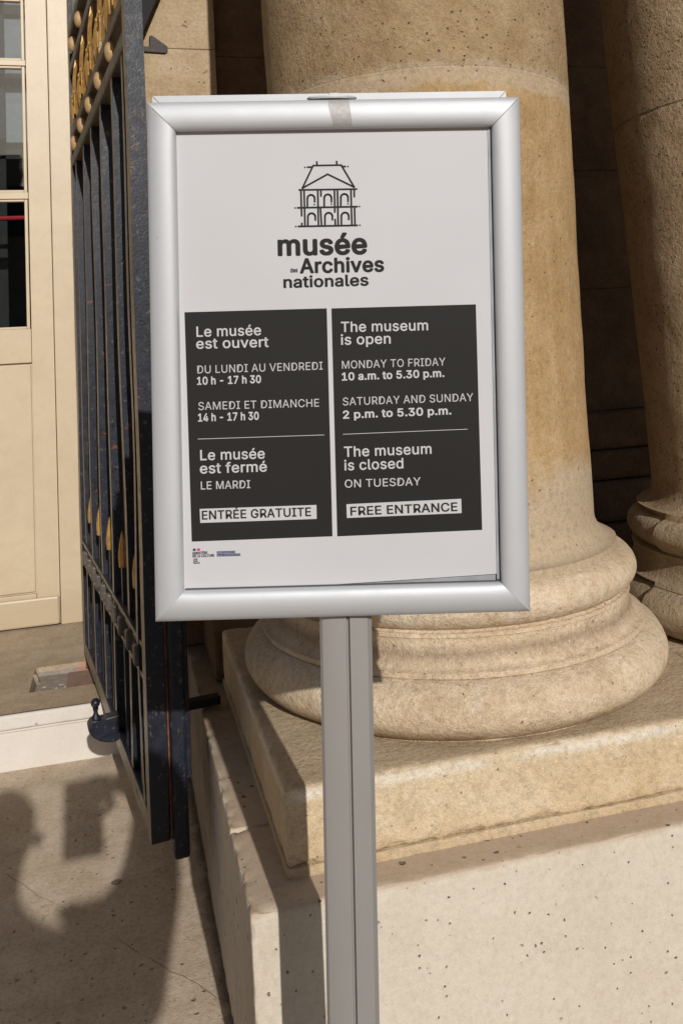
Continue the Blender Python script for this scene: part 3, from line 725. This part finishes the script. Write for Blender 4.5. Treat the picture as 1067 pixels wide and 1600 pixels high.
# floor latch with a round knob
lat = prism_bm([(.003, .303), (-.034, .300), (-.040, .294), (-.052, .296), (-.070, .300), (-.080, .288), (-.079, .272), (-.068, .256), (-.050, .243), (-.030, .236), (-.012, .234), (.003, .240)], 'x', .885, .925, .004)
gp('floor_latch', lat, M['iron'])
gp('latch_knob', merge(sphere_bm((.905, -.058, .338), .0125, .0125, .0125, 20, 14), lathe_bm([(.012, .296), (.011, .303), (.0065, .309), (.0055, .316), (.0075, .322), (.0075, .326)], .905, -.058, 16)), M['iron'], True)
# hook, brace and stay on the far side of the meeting stile
gp('latch_hook', prism_bm([(.042, 1.994), (.058, 1.992), (.0585, 2.022), (.064, 2.022), (.100, 1.998), (.1005, 1.984), (.095, 1.980), (.042, 1.980)], 'x', 1.40, 1.413, .0015), M['brown_iron'])
tag(from_bm('wall_bracket', prism_bm([(.06, 2.18), (.1037, 2.281), (.149, 2.388), (.24, 2.60), (.05, 2.60)], 'y', 2.79, 2.849, .002), M['black_iron']), 'dark iron bracket fixed to the wall beside the gate at the upper edge', 'bracket')
gp('stay_bar', box_bm(1.215, 1.245, .047, .205, .396, .416, .002), M['black_iron'])  # black colour also stands in for the shadow at the bar

# ------------------------------------------------------------------ notice stand
TEXTS = [('musée', [-0.07286, 0.12726], [0.03813, 0.12753], 0.02451, 0.03, 'ink'), ('des', [-0.05776, 0.1059], [-0.04858, 0.10603], 0.00521, 0.035, 'ink'), ('Archives', [-0.04606, 0.10496], [0.05859, 0.10515], 0.01736, 0.03, 'ink'), ('nationales', [-0.0665, 0.08706], [0.03894, 0.08799], 0.01357, 0.026, 'ink'), ('Le musée', [-0.17456, 0.02879], [-0.09508, 0.02926], 0.01239, 0.012, 'white'), ('est ouvert', [-0.17514, 0.01405], [-0.08612, 0.01452], 0.01239, 0.012, 'white'), ('DU LUNDI AU VENDREDI', [-0.17427, -0.01649], [-0.02001, -0.01505], 0.00963, 0.0, 'white'), ('10 h - 17 h 30', [-0.17491, -0.03028], [-0.09618, -0.02966], 0.00923, 0.024, 'white'), ('SAMEDI ET DIMANCHE', [-0.17381, -0.06152], [-0.02532, -0.06064], 0.00963, 0.0, 'white'), ('14 h - 17 h 30', [-0.17446, -0.07553], [-0.0997, -0.07489], 0.00939, 0.024, 'white'), ('Le musée', [-0.17264, -0.12329], [-0.09334, -0.12299], 0.01239, 0.012, 'white'), ('est fermé', [-0.17332, -0.13957], [-0.09103, -0.13897], 0.01239, 0.012, 'white'), ('LE MARDI', [-0.17242, -0.15926], [-0.1119, -0.15895], 0.00963, 0.004, 'white'), ('The museum', [0.00346, 0.03092], [0.11144, 0.03096], 0.01239, 0.012, 'white'), ('is open', [0.00315, 0.01516], [0.06475, 0.01552], 0.01239, 0.012, 'white'), ('MONDAY TO FRIDAY', [0.00392, -0.01454], [0.13204, -0.01321], 0.00963, 0, 'white'), ('10 a.m. to 5.30 p.m.', [0.0034, -0.02894], [0.13039, -0.02714], 0.00923, 0.024, 'white'), ('SATURDAY AND SUNDAY', [0.00414, -0.05996], [0.16578, -0.058], 0.00963, 0, 'white'), ('2 p.m. to 5.30 p.m.', [0.00383, -0.07609], [0.13819, -0.07379], 0.00939, 0.024, 'white'), ('The museum', [0.00433, -0.12336], [0.11261, -0.12192], 0.01239, 0.012, 'white'), ('is closed', [0.00441, -0.14003], [0.07745, -0.13904], 0.01239, 0.012, 'white'), ('ON TUESDAY', [0.00454, -0.16136], [0.09839, -0.16052], 0.00963, 0.004, 'white'), ('ENTRÉE GRATUITE', [-0.17198, -0.19615], [-0.03771, -0.19517], 0.01042, 0.018, 'ink'), ('FREE ENTRANCE', [0.01076, -0.19585], [0.14344, -0.19353], 0.01042, 0.018, 'ink'), ('MINISTÈRE', [-0.18405, -0.2389], [-0.16598, -0.23852], 0.00292, 0.04, 'ink'), ('DE LA CULTURE', [-0.18411, -0.24244], [-0.15764, -0.24212], 0.00292, 0.04, 'ink'), ('Liberté', [-0.18331, -0.2456], [-0.1782, -0.24558], 0.00197, 0.03, 'ink'), ('Égalité', [-0.18335, -0.24795], [-0.17801, -0.24794], 0.00197, 0.03, 'ink'), ('Fraternité', [-0.18339, -0.25039], [-0.17546, -0.25028], 0.00197, 0.03, 'ink'), ('ARCHIVES', [-0.15371, -0.23805], [-0.13232, -0.23775], 0.00166, 0, 'white'), ('NATIONALES', [-0.15378, -0.24151], [-0.12625, -0.24129], 0.00166, 0, 'white')]
QUADS = {'hours_panel_fr': ('ink', [[-0.18889, 0.05924], [-0.01357, 0.0605], [-0.01188, -0.22106], [-0.18495, -0.22309]]), 'hours_panel_en': ('ink', [[-0.00786, 0.0603], [0.17148, 0.06175], [0.1735, -0.21796], [-0.00604, -0.22129]]), 'box_fr': ('white', [[-0.1745, -0.18319], [-0.03097, -0.18186], [-0.03091, -0.19905], [-0.17402, -0.20035]]), 'box_en': ('white', [[0.00604, -0.18192], [0.1482, -0.17877], [0.14839, -0.19642], [0.00627, -0.19889]]), 'rule_fr': ('white', [[-0.17539, -0.09693], [-0.01974, -0.09546], [-0.01975, -0.09609], [-0.1754, -0.09756]]), 'rule_en': ('white', [[0.00346, -0.09521], [0.15796, -0.09249], [0.15795, -0.09312], [0.00345, -0.09584]]), 'flag_b': ('blue', [[-0.18369, -0.23176], [-0.18039, -0.23169], [-0.18044, -0.2346], [-0.18374, -0.23467]]), 'flag_r': ('red', [[-0.17874, -0.23174], [-0.17497, -0.23168], [-0.17502, -0.23466], [-0.17879, -0.23464]]), 'bar1': ('blue', [[-0.15446, -0.23591], [-0.13189, -0.23572], [-0.13194, -0.23855], [-0.15451, -0.23866]]), 'bar2': ('blue', [[-0.15452, -0.23913], [-0.12573, -0.23903], [-0.12579, -0.24217], [-0.15457, -0.2422]])}
LOGO_LINES = [[[-0.02693, 0.2377], [0.00774, 0.23772]], [[-0.02693, 0.2377], [-0.04083, 0.20995], [-0.00929, 0.22668], [0.02343, 0.21003], [0.00774, 0.23772]], [[-0.02238, 0.24239], [-0.02216, 0.23792]], [[0.00217, 0.24243], [0.00238, 0.23781]], [[-0.0341, 0.23574], [-0.02815, 0.23593]], [[0.00816, 0.23622], [0.01291, 0.23584]], [[-0.04503, 0.20779], [0.02636, 0.2076]], [[-0.04266, 0.20775], [-0.04238, 0.17547]], [[-0.0388, 0.20769], [-0.03845, 0.1635]], [[-0.02186, 0.20739], [-0.02182, 0.1632]], [[-0.018, 0.20703], [-0.01799, 0.19959]], [[-0.00119, 0.20703], [-0.00128, 0.17949]], [[0.00253, 0.20697], [0.00257, 0.16305]], [[0.0192, 0.20713], [0.01953, 0.16274]], [[0.02323, 0.20735], [0.0232, 0.19812]], [[-0.04723, 0.18567], [0.02683, 0.18584]], [[-0.01901, 0.18517], [-0.01795, 0.16313]], [[-0.00101, 0.17056], [-0.00085, 0.16312]], [[0.02324, 0.18501], [0.0234, 0.16297]], [[-0.04225, 0.16655], [-0.04232, 0.16313]], [[-0.04678, 0.16262], [0.02637, 0.16262]], [[-0.03504, 0.18635], [-0.03484, 0.19705], [-0.03459, 0.19843], [-0.03394, 0.19966], [-0.03293, 0.20063], [-0.03168, 0.20124], [-0.0303, 0.20144], [-0.02892, 0.20119], [-0.02769, 0.20054], [-0.02673, 0.19953], [-0.02612, 0.19828], [-0.02592, 0.1969], [-0.026, 0.19273]], [[-0.01424, 0.18598], [-0.01402, 0.19728], [-0.01378, 0.19866], [-0.01312, 0.19989], [-0.01212, 0.20086], [-0.01086, 0.20147], [-0.00948, 0.20167], [-0.0081, 0.20143], [-0.00687, 0.20077], [-0.0059, 0.19977], [-0.00529, 0.19851], [-0.0051, 0.19713], [-0.0052, 0.19236]], [[0.00629, 0.18606], [0.00651, 0.19752], [0.00676, 0.19889], [0.00741, 0.20013], [0.00842, 0.2011], [0.00968, 0.20171], [0.01106, 0.20191], [0.01244, 0.20166], [0.01367, 0.20101], [0.01464, 0.2], [0.01525, 0.19875], [0.01544, 0.19736], [0.01534, 0.1923]], [[-0.03489, 0.16344], [-0.03468, 0.17414], [-0.03443, 0.17556], [-0.03375, 0.17684], [-0.03271, 0.17784], [-0.03142, 0.17847], [-0.02999, 0.17867], [-0.02857, 0.17842], [-0.0273, 0.17774], [-0.0263, 0.1767], [-0.02567, 0.17541], [-0.02547, 0.17398], [-0.02555, 0.17011]], [[-0.01379, 0.16305], [-0.01357, 0.17436], [-0.01332, 0.17578], [-0.01264, 0.17705], [-0.0116, 0.17805], [-0.01031, 0.17869], [-0.00888, 0.17889], [-0.00746, 0.17863], [-0.00618, 0.17796], [-0.00518, 0.17692], [-0.00456, 0.17562], [-0.00436, 0.17419], [-0.00444, 0.17003]], [[0.00658, 0.16298], [0.0068, 0.17436], [0.00705, 0.17576], [0.00772, 0.17701], [0.00875, 0.178], [0.01002, 0.17862], [0.01143, 0.17882], [0.01283, 0.17857], [0.01408, 0.17791], [0.01506, 0.17688], [0.01568, 0.17561], [0.01588, 0.1742], [0.0158, 0.16996]]]
LOGO_DOTS = [[-0.03722, 0.23564], [0.01589, 0.23579], [-0.02637, 0.18932], [-0.00525, 0.18954], [0.01528, 0.18947], [-0.05006, 0.18557], [0.02936, 0.18595], [-0.04975, 0.16252], [0.02935, 0.16271]]
def Rm(a, b, c): return Matrix.Rotation(a, 3, 'Z') @ Matrix.Rotation(b, 3, 'X') @ Matrix.Rotation(c, 3, 'Y')
SR = Rm(R(-13.04), R(5.08), R(1.95)); ST = Vector((.263, 1.0675, 1.234)); ZB = 1.24225
root_m = Matrix.Translation(ST + SR @ Vector((0, .03, -ZB))) @ SR.to_4x4()
sign = empty('notice_stand', (0, 0, 0), mat=root_m)
tag(sign, 'museum opening hours notice in a silver snap frame on a grey post', 'sign')
OFF = Matrix.Translation((0, -.03, ZB))
def sp(name, bm, m, parent=None, smooth=False, angle=35):
    o = from_bm(name, bm, m, parent or sign, smooth=smooth, angle=angle)
    o.matrix_parent_inverse = OFF if parent is None else Matrix.Identity(4); return o
HW, HH = .230, .318
PROF = [(0, .014), (0, .0010), (.0012, -.0012), (.006, -.0040), (.012, -.0060), (.018, -.0068), (.024, -.0066), (.029, -.0055), (.0325, -.0036), (.0345, -.0012), (.0350, .0040), (.0352, .0075), (.0352, .014)]
def bar_bm(side, hw, hh, prof, cx=0, cz=0, ydir=1, y0=0, gap=.0008):
    bm = bmesh.new(); n = 18; rows = []
    for i in range(n + 1):
        row = []
        for u, y in prof:
            hl = (hw if side in 'tb' else hh) - u * (1.0 if side in 'tb' else hh / hh)
            t = -hl + gap + (2 * hl - 2 * gap) * i / n
            y_ = y0 + ydir * y
            if side == 't': p = (t, y_, hh - u * 1.03)
            elif side == 'b': p = (t, y_, -hh + u * 1.03)
            elif side == 'l': p = (-hw + u, y_, t * (hh - u * 1.03) / (hh - u))
            else: p = (hw - u, y_, t * (hh - u * 1.03) / (hh - u))
            row.append(bm.verts.new((p[0] + cx, p[1], p[2] + cz)))
        rows.append(row)
    m = len(prof)
    for a, b in zip(rows, rows[1:]):
        for k in range(m): bm.faces.new((a[k], a[(k + 1) % m], b[(k + 1) % m], b[k]))
    bm.faces.new(rows[0]); bm.faces.new(rows[-1][::-1])
    return bm
for sd_ in 'tblr': sp('frame_bar', bar_bm(sd_, HW, HH, PROF, gap=.0007 if sd_ == 't' else .0001), M['alu'], smooth=True)
for sd_ in 'tblr': sp('back_frame_bar', bar_bm(sd_, .2275, .318, PROF, cx=-.004, cz=BACKZ if 'BACKZ' in globals() else .0175, ydir=-1, y0=.062), M['alu'], smooth=True)
sp('backing_board', box_bm(-.226, .226, .0090, .0135, -.313, .313), M['backing'])
sp('back_board', box_bm(-.226, .220, .0475, .0530, -.29, .325), M['backing'])
# poster sheet, slightly turned in its frame
def quad_bm(q, y0, y1):
    return prism_bm([(a, b) for a, b in q], 'y', y0, y1)
poster = sp('poster', quad_bm([(-.2055, .2903), (.1936, .2835), (.1946, -.2725), (-.2045, -.288)], .0062, .0066), M['paper'])
poster.matrix_parent_inverse = OFF
sp('gap_strip', box_bm(-.194, .1955, .0050, .0054, -.2825, -.2800), M['gap_dark'])  # thin dark strips drawn for the gap between poster and frame
sp('gap_strip', box_bm(.1935, .1958, .0050, .0054, -.2799, .2830), M['gap_dark'])
sp('cover_strip', box_bm(.1905, .1933, .0052, .0056, -.2790, .2790), M['backing'])
PQ = {'ink': M['ink'], 'white': M['white'], 'blue': M['blue'], 'red': M['redp']}
names = {'hours_panel_fr': 'black_panel', 'hours_panel_en': 'black_panel', 'box_fr': 'white_box', 'box_en': 'white_box', 'rule_fr': 'thin_rule', 'rule_en': 'thin_rule', 'flag_b': 'blue_flag_patch', 'flag_r': 'red_flag_patch', 'bar1': 'blue_label', 'bar2': 'blue_label'}
def flat(name, q, y, m):
    return sp(name, prism_bm([(a, b) for a, b in q], 'y', y, y + .00012), m, poster)
for k, (c_, q) in QUADS.items():
    top = k.startswith('hours') or k.startswith('flag') or k.startswith('bar')
    flat(names[k], q, .0060 if top else .0058, PQ[c_])

fonts = []
def get_font():
    try:
        p = os.path.join(bpy.utils.system_resource('DATAFILES'), 'fonts', 'Inter.woff2')
        if os.path.exists(p): return bpy.data.fonts.load(p)
    except Exception: pass
    return None
FONT = get_font()
def glyph_mesh(body):
    cu = bpy.data.curves.new('lettering', 'FONT'); cu.body = body; cu.size = 1.0; cu.resolution_u = 3; cu.fill_mode = 'FRONT'; cu.space_character = 1.03
    if FONT: cu.font = FONT
    tmp = bpy.data.objects.new('tmp_text', cu); col.objects.link(tmp)
    dg = bpy.context.evaluated_depsgraph_get(); dg.update()
    me = bpy.data.meshes.new_from_object(tmp.evaluated_get(dg)); col.objects.unlink(tmp); bpy.data.objects.remove(tmp); bpy.data.curves.remove(cu)
    return me
_h = glyph_mesh('H'); CAP = max(v.co.y for v in _h.vertices)
def text(s, a, b, cap, weight, colour, y):
    me0 = glyph_mesh(s)
    V0 = [(v.co.x, v.co.y) for v in me0.vertices]; F0 = [tuple(p.vertices) for p in me0.polygons]; bpy.data.meshes.remove(me0)
    x0 = min(v[0] for v in V0) - weight; x1 = max(v[0] for v in V0) + weight
    A = Vector(a); B = Vector(b); d = B - A; L = d.length; d.normalize(); nn = Vector((-d.y, d.x))
    kx = L / (x1 - x0); ky = cap / CAP
    steps = 1 if weight < .003 else 10
    V, Fc = [], []
    for k in range(steps):
        ox = 0 if steps == 1 else weight * math.cos(2 * math.pi * k / steps); oy = 0 if steps == 1 else weight * .85 * math.sin(2 * math.pi * k / steps)
        n0 = len(V)
        for x, z in V0:
            p = A + d * (x + ox - x0) * kx + nn * (z + oy) * ky
            V.append((p.x, y - k * .000008, p.y))
        Fc += [tuple(q + n0 for q in f) for f in F0]
    me = bpy.data.meshes.new('lettering'); me.from_pydata(V, [], Fc); me.update()
    o = link('lettering', me, PQ[colour], poster); o.matrix_parent_inverse = Matrix.Identity(4)
    return o
for s, a, b, cap, w, c_ in TEXTS:
    text(s, a, b, cap, w, c_, .0056 if c_ == 'white' or 'ENT' in s or 'FREE' in s else .0060)
# line drawing of the building
def stroke(bm, pts, w, y):
    pts = [Vector(p) for p in pts]
    for a, b in zip(pts, pts[1:]):
        d = (b - a).normalized(); n = Vector((-d.y, d.x)) * w; e = d * w * .6
        vv = [bm.verts.new((p.x, y, p.y)) for p in (a - e + n, b + e + n, b + e - n, a - e - n)]; bm.faces.new(vv)
bm = bmesh.new()
for i, l in enumerate(LOGO_LINES): stroke(bm, l, .00115, .0060 - .00001 * i)
for i, d_ in enumerate(LOGO_DOTS):
    c0 = Vector(d_); vv = [bm.verts.new((c0.x + .0011 * math.cos(a), .0060, c0.y + .0011 * math.sin(a))) for a in [2 * math.pi * k / 12 for k in range(12)]]; bm.faces.new(vv)
sp('building_drawing', bm, M['ink'], poster)
# tape and clip on the top edge
bm = bmesh.new(); rows = []
for u, y in PROF[1:9]:
    w = .5 * (1 + .3 * (u / .03)); f = u / .0355
    rows.append([bm.verts.new((x, y - .0003, HH - u * 1.03 + .0001)) for x in (-.0075 + .006 * f + .001 * math.sin(u * 900), .0185 + .004 * f)])
for a, b in zip(rows, rows[1:]): bm.faces.new((a[0], a[1], b[1], b[0]))
sp('tape', bm, M['tape'])
sp('clip_plate', lathe_bm([(.004, .3235), (.030, .3235), (.032, .3255), (.030, .3275), (.004, .3275)], 0, 0, 32), M['plastic'], smooth=True)
bpy.data.objects['clip_plate'].matrix_parent_inverse = OFF @ Matrix.Translation((-.002, .030, 0)) @ Matrix.Diagonal((1, .5, 1, 1))
sp('clip_lug', box_bm(-.006, .008, .022, .034, .3272, .3315, .002), M['plastic'])
# post
PP = [(-.0305, .018), (-.0325, .012), (-.0325, -.010), (-.029, -.0145), (-.020, -.0170), (-.008, -.0178), (.0005, -.0178), (.0012, -.0165), (.0012, -.0115), (.0045, -.0115), (.0045, -.0165), (.0052, -.0178),
      (.018, -.0175), (.027, -.0155), (.0325, -.010), (.0325, .012), (.0305, .018)]
bm = prism_bm([(a + .0025, b + .030) for a, b in PP], 'z', -ZB + .012, .20); sp('post', bm, M['alu_post'], smooth=True, angle=28)
bw = sign.matrix_world.inverted() if False else root_m.inverted()
bm = box_bm(-.19, .19, -.15, .15, -.004, .012, .004)
for v in bm.verts: v.co = bw @ (Vector((v.co.x, v.co.y, v.co.z + .0045)) + Vector((.2534, 1.2132, 0)))
bp = from_bm('base_plate', bm, M['alu_post'], sign)

# ------------------------------------------------------------------ photographer (behind the camera; throws the shadow on the paving)
M['coat'] = plain('dark_coat', (.03, .03, .035), .8); M['skin'] = plain('skin', (.45, .28, .2), .5); M['hair'] = plain('brown_hair', (.05, .03, .02), .6); M['trousers'] = plain('trousers', (.04, .05, .08), .8)
def skin_fig(name, pts, edges, parent, m, root=0, sub=2):
    me = bpy.data.meshes.new(name); me.from_pydata([p[0] for p in pts], edges, []); o = bpy.data.objects.new(name, me); col.objects.link(o)
    o.modifiers.new('skin', 'SKIN'); 
    for i, p in enumerate(pts):
        r = p[1]; me.skin_vertices[0].data[i].radius = (r, r) if not hasattr(r, '__len__') else r
        me.skin_vertices[0].data[i].use_root = (i == root)
    s_ = o.modifiers.new('sub', 'SUBSURF'); s_.levels = sub; s_.render_levels = sub
    dg = bpy.context.evaluated_depsgraph_get(); dg.update()
    me2 = bpy.data.meshes.new_from_object(o.evaluated_get(dg)); col.objects.unlink(o); bpy.data.objects.remove(o)
    me2.polygons.foreach_set('use_smooth', [True] * len(me2.polygons)); me2.name = name
    q = link(name, me2, m, parent); return q
person = tag(empty('person', (-.06, -.5, 0)), 'photographer in a dark coat holding up a camera, seen only as a shadow', 'person')
PI_ = Matrix.Translation((.06, .5, 0))
body = skin_fig('body', [((-.06, -.52, .92), (.16, .12)), ((-.06, -.52, 1.05), (.17, .12)), ((-.07, -.50, 1.14), (.16, .11)), ((-.17, -.49, 1.235), (.085, .085)), ((-.195, -.47, 1.32), .058), ((-.195, -.43, 1.41), .080), ((-.197, -.42, 1.465), .083), ((-.198, -.43, 1.51), .06),
    ((.035, -.46, 1.155), .088), ((.12, -.36, 1.175), .085), ((.168, -.28, 1.225), .078), ((.185, -.20, 1.29), .064), ((.185, -.12, 1.355), .048), ((.135, -.085, 1.385), .04), ((.085, -.07, 1.385), .036),
    ((-.27, -.47, 1.13), .08), ((-.33, -.46, .98), .06), ((-.34, -.42, .84), .05), ((-.33, -.38, .76), .045), ((-.33, -.36, .70), .035),
    ((-.14, -.52, .80), .10), ((-.15, -.50, .48), .075), ((-.15, -.54, .10), .05), ((-.15, -.44, .04), .045), ((.03, -.52, .80), .10), ((.04, -.50, .48), .075), ((.04, -.54, .10), .05), ((.04, -.44, .04), .045)],
    [(0, 1), (1, 2), (2, 3), (3, 4), (4, 5), (5, 6), (6, 7), (2, 8), (8, 9), (9, 10), (10, 11), (11, 12), (12, 13), (13, 14), (2, 15), (15, 16), (16, 17), (17, 18), (18, 19), (0, 20), (20, 21), (21, 22), (22, 23), (0, 24), (24, 25), (25, 26), (26, 27)], person, M['coat'])
body.matrix_parent_inverse = PI_
hd = from_bm('head', sphere_bm((-.190, -.415, 1.455), .083, .098, .105, 20, 16), M['skin'], person, smooth=True); hd.matrix_parent_inverse = PI_
ns_ = from_bm('nose', sphere_bm((-.102, -.355, 1.395), .014, .02, .02, 10, 8), M['skin'], person, smooth=True); ns_.matrix_parent_inverse = PI_
hr = from_bm('hair', sphere_bm((-.197, -.43, 1.47), .087, .098, .103, 20, 16), M['hair'], person, smooth=True); hr.matrix_parent_inverse = PI_
for i in range(4):
    z = 1.335 + .021 * i
    f = from_bm('finger', tube_bm([(.085, -.075, z), (.055, -.062, z + .002), (.030, -.058, z), (.012, -.066, z - .002)], [.010, .0095, .009, .008], 8), M['skin'], person, smooth=True); f.matrix_parent_inverse = PI_
f = from_bm('thumb', tube_bm([(.085, -.085, 1.33), (.055, -.10, 1.315), (.03, -.098, 1.31)], [.012, .011, .009], 8), M['skin'], person, smooth=True); f.matrix_parent_inverse = PI_
ph = tag(empty('camera_body', (0, -.06, 1.30)), 'black camera held upright in the hands of the photographer', 'camera')
o = box('housing', -.052, .052, -.098, -.058, 1.205, 1.405, plain('black_plastic', (.02, .02, .02), .4), ph, bev=.008); o.matrix_parent_inverse = Matrix.Translation((0, .06, -1.30))
o = from_bm('lens', prism_bm([(.032 * math.cos(a), 1.24 + .032 * math.sin(a)) for a in [2 * math.pi * k / 24 for k in range(24)]], 'y', -.0575, -.012), M['ink'], ph); o.matrix_parent_inverse = Matrix.Translation((0, .06, -1.30))

# ------------------------------------------------------------------ building across the courtyard (seen in the door glass)
bld = tag(empty('courtyard_building', (0, -46, 0)), 'long stone building across the courtyard, reflected in the door glass', 'building')
def bp_(name, *a, m=None, **k):
    o = box(name, *a, m or M['far_wall'], bld, **k); o.matrix_parent_inverse = Matrix.Translation((0, 46, 0)); return o
bp_('wall', -40, 40, -50, -46, 0, 9)
o = from_bm('roof', prism_bm([(-50.4, 9), (-45.6, 9), (-46.6, 12.2), (-49.4, 12.2)], 'x', -40.5, 40.5), plain('slate', (.06, .065, .075), .6), bld); o.matrix_parent_inverse = Matrix.Translation((0, 46, 0))
for k in range(14):
    x = -36 + k * 5.2
    for z in (1.0, 5.2):
        bp_('window', x, x + 1.6, -45.98, -45.9, z, z + 2.9, m=M['dark_room'])
for k in range(6):
    bp_('chimney', -33 + k * 13, -31.4 + k * 13, -48.6, -47.6, 12.0, 14.2)
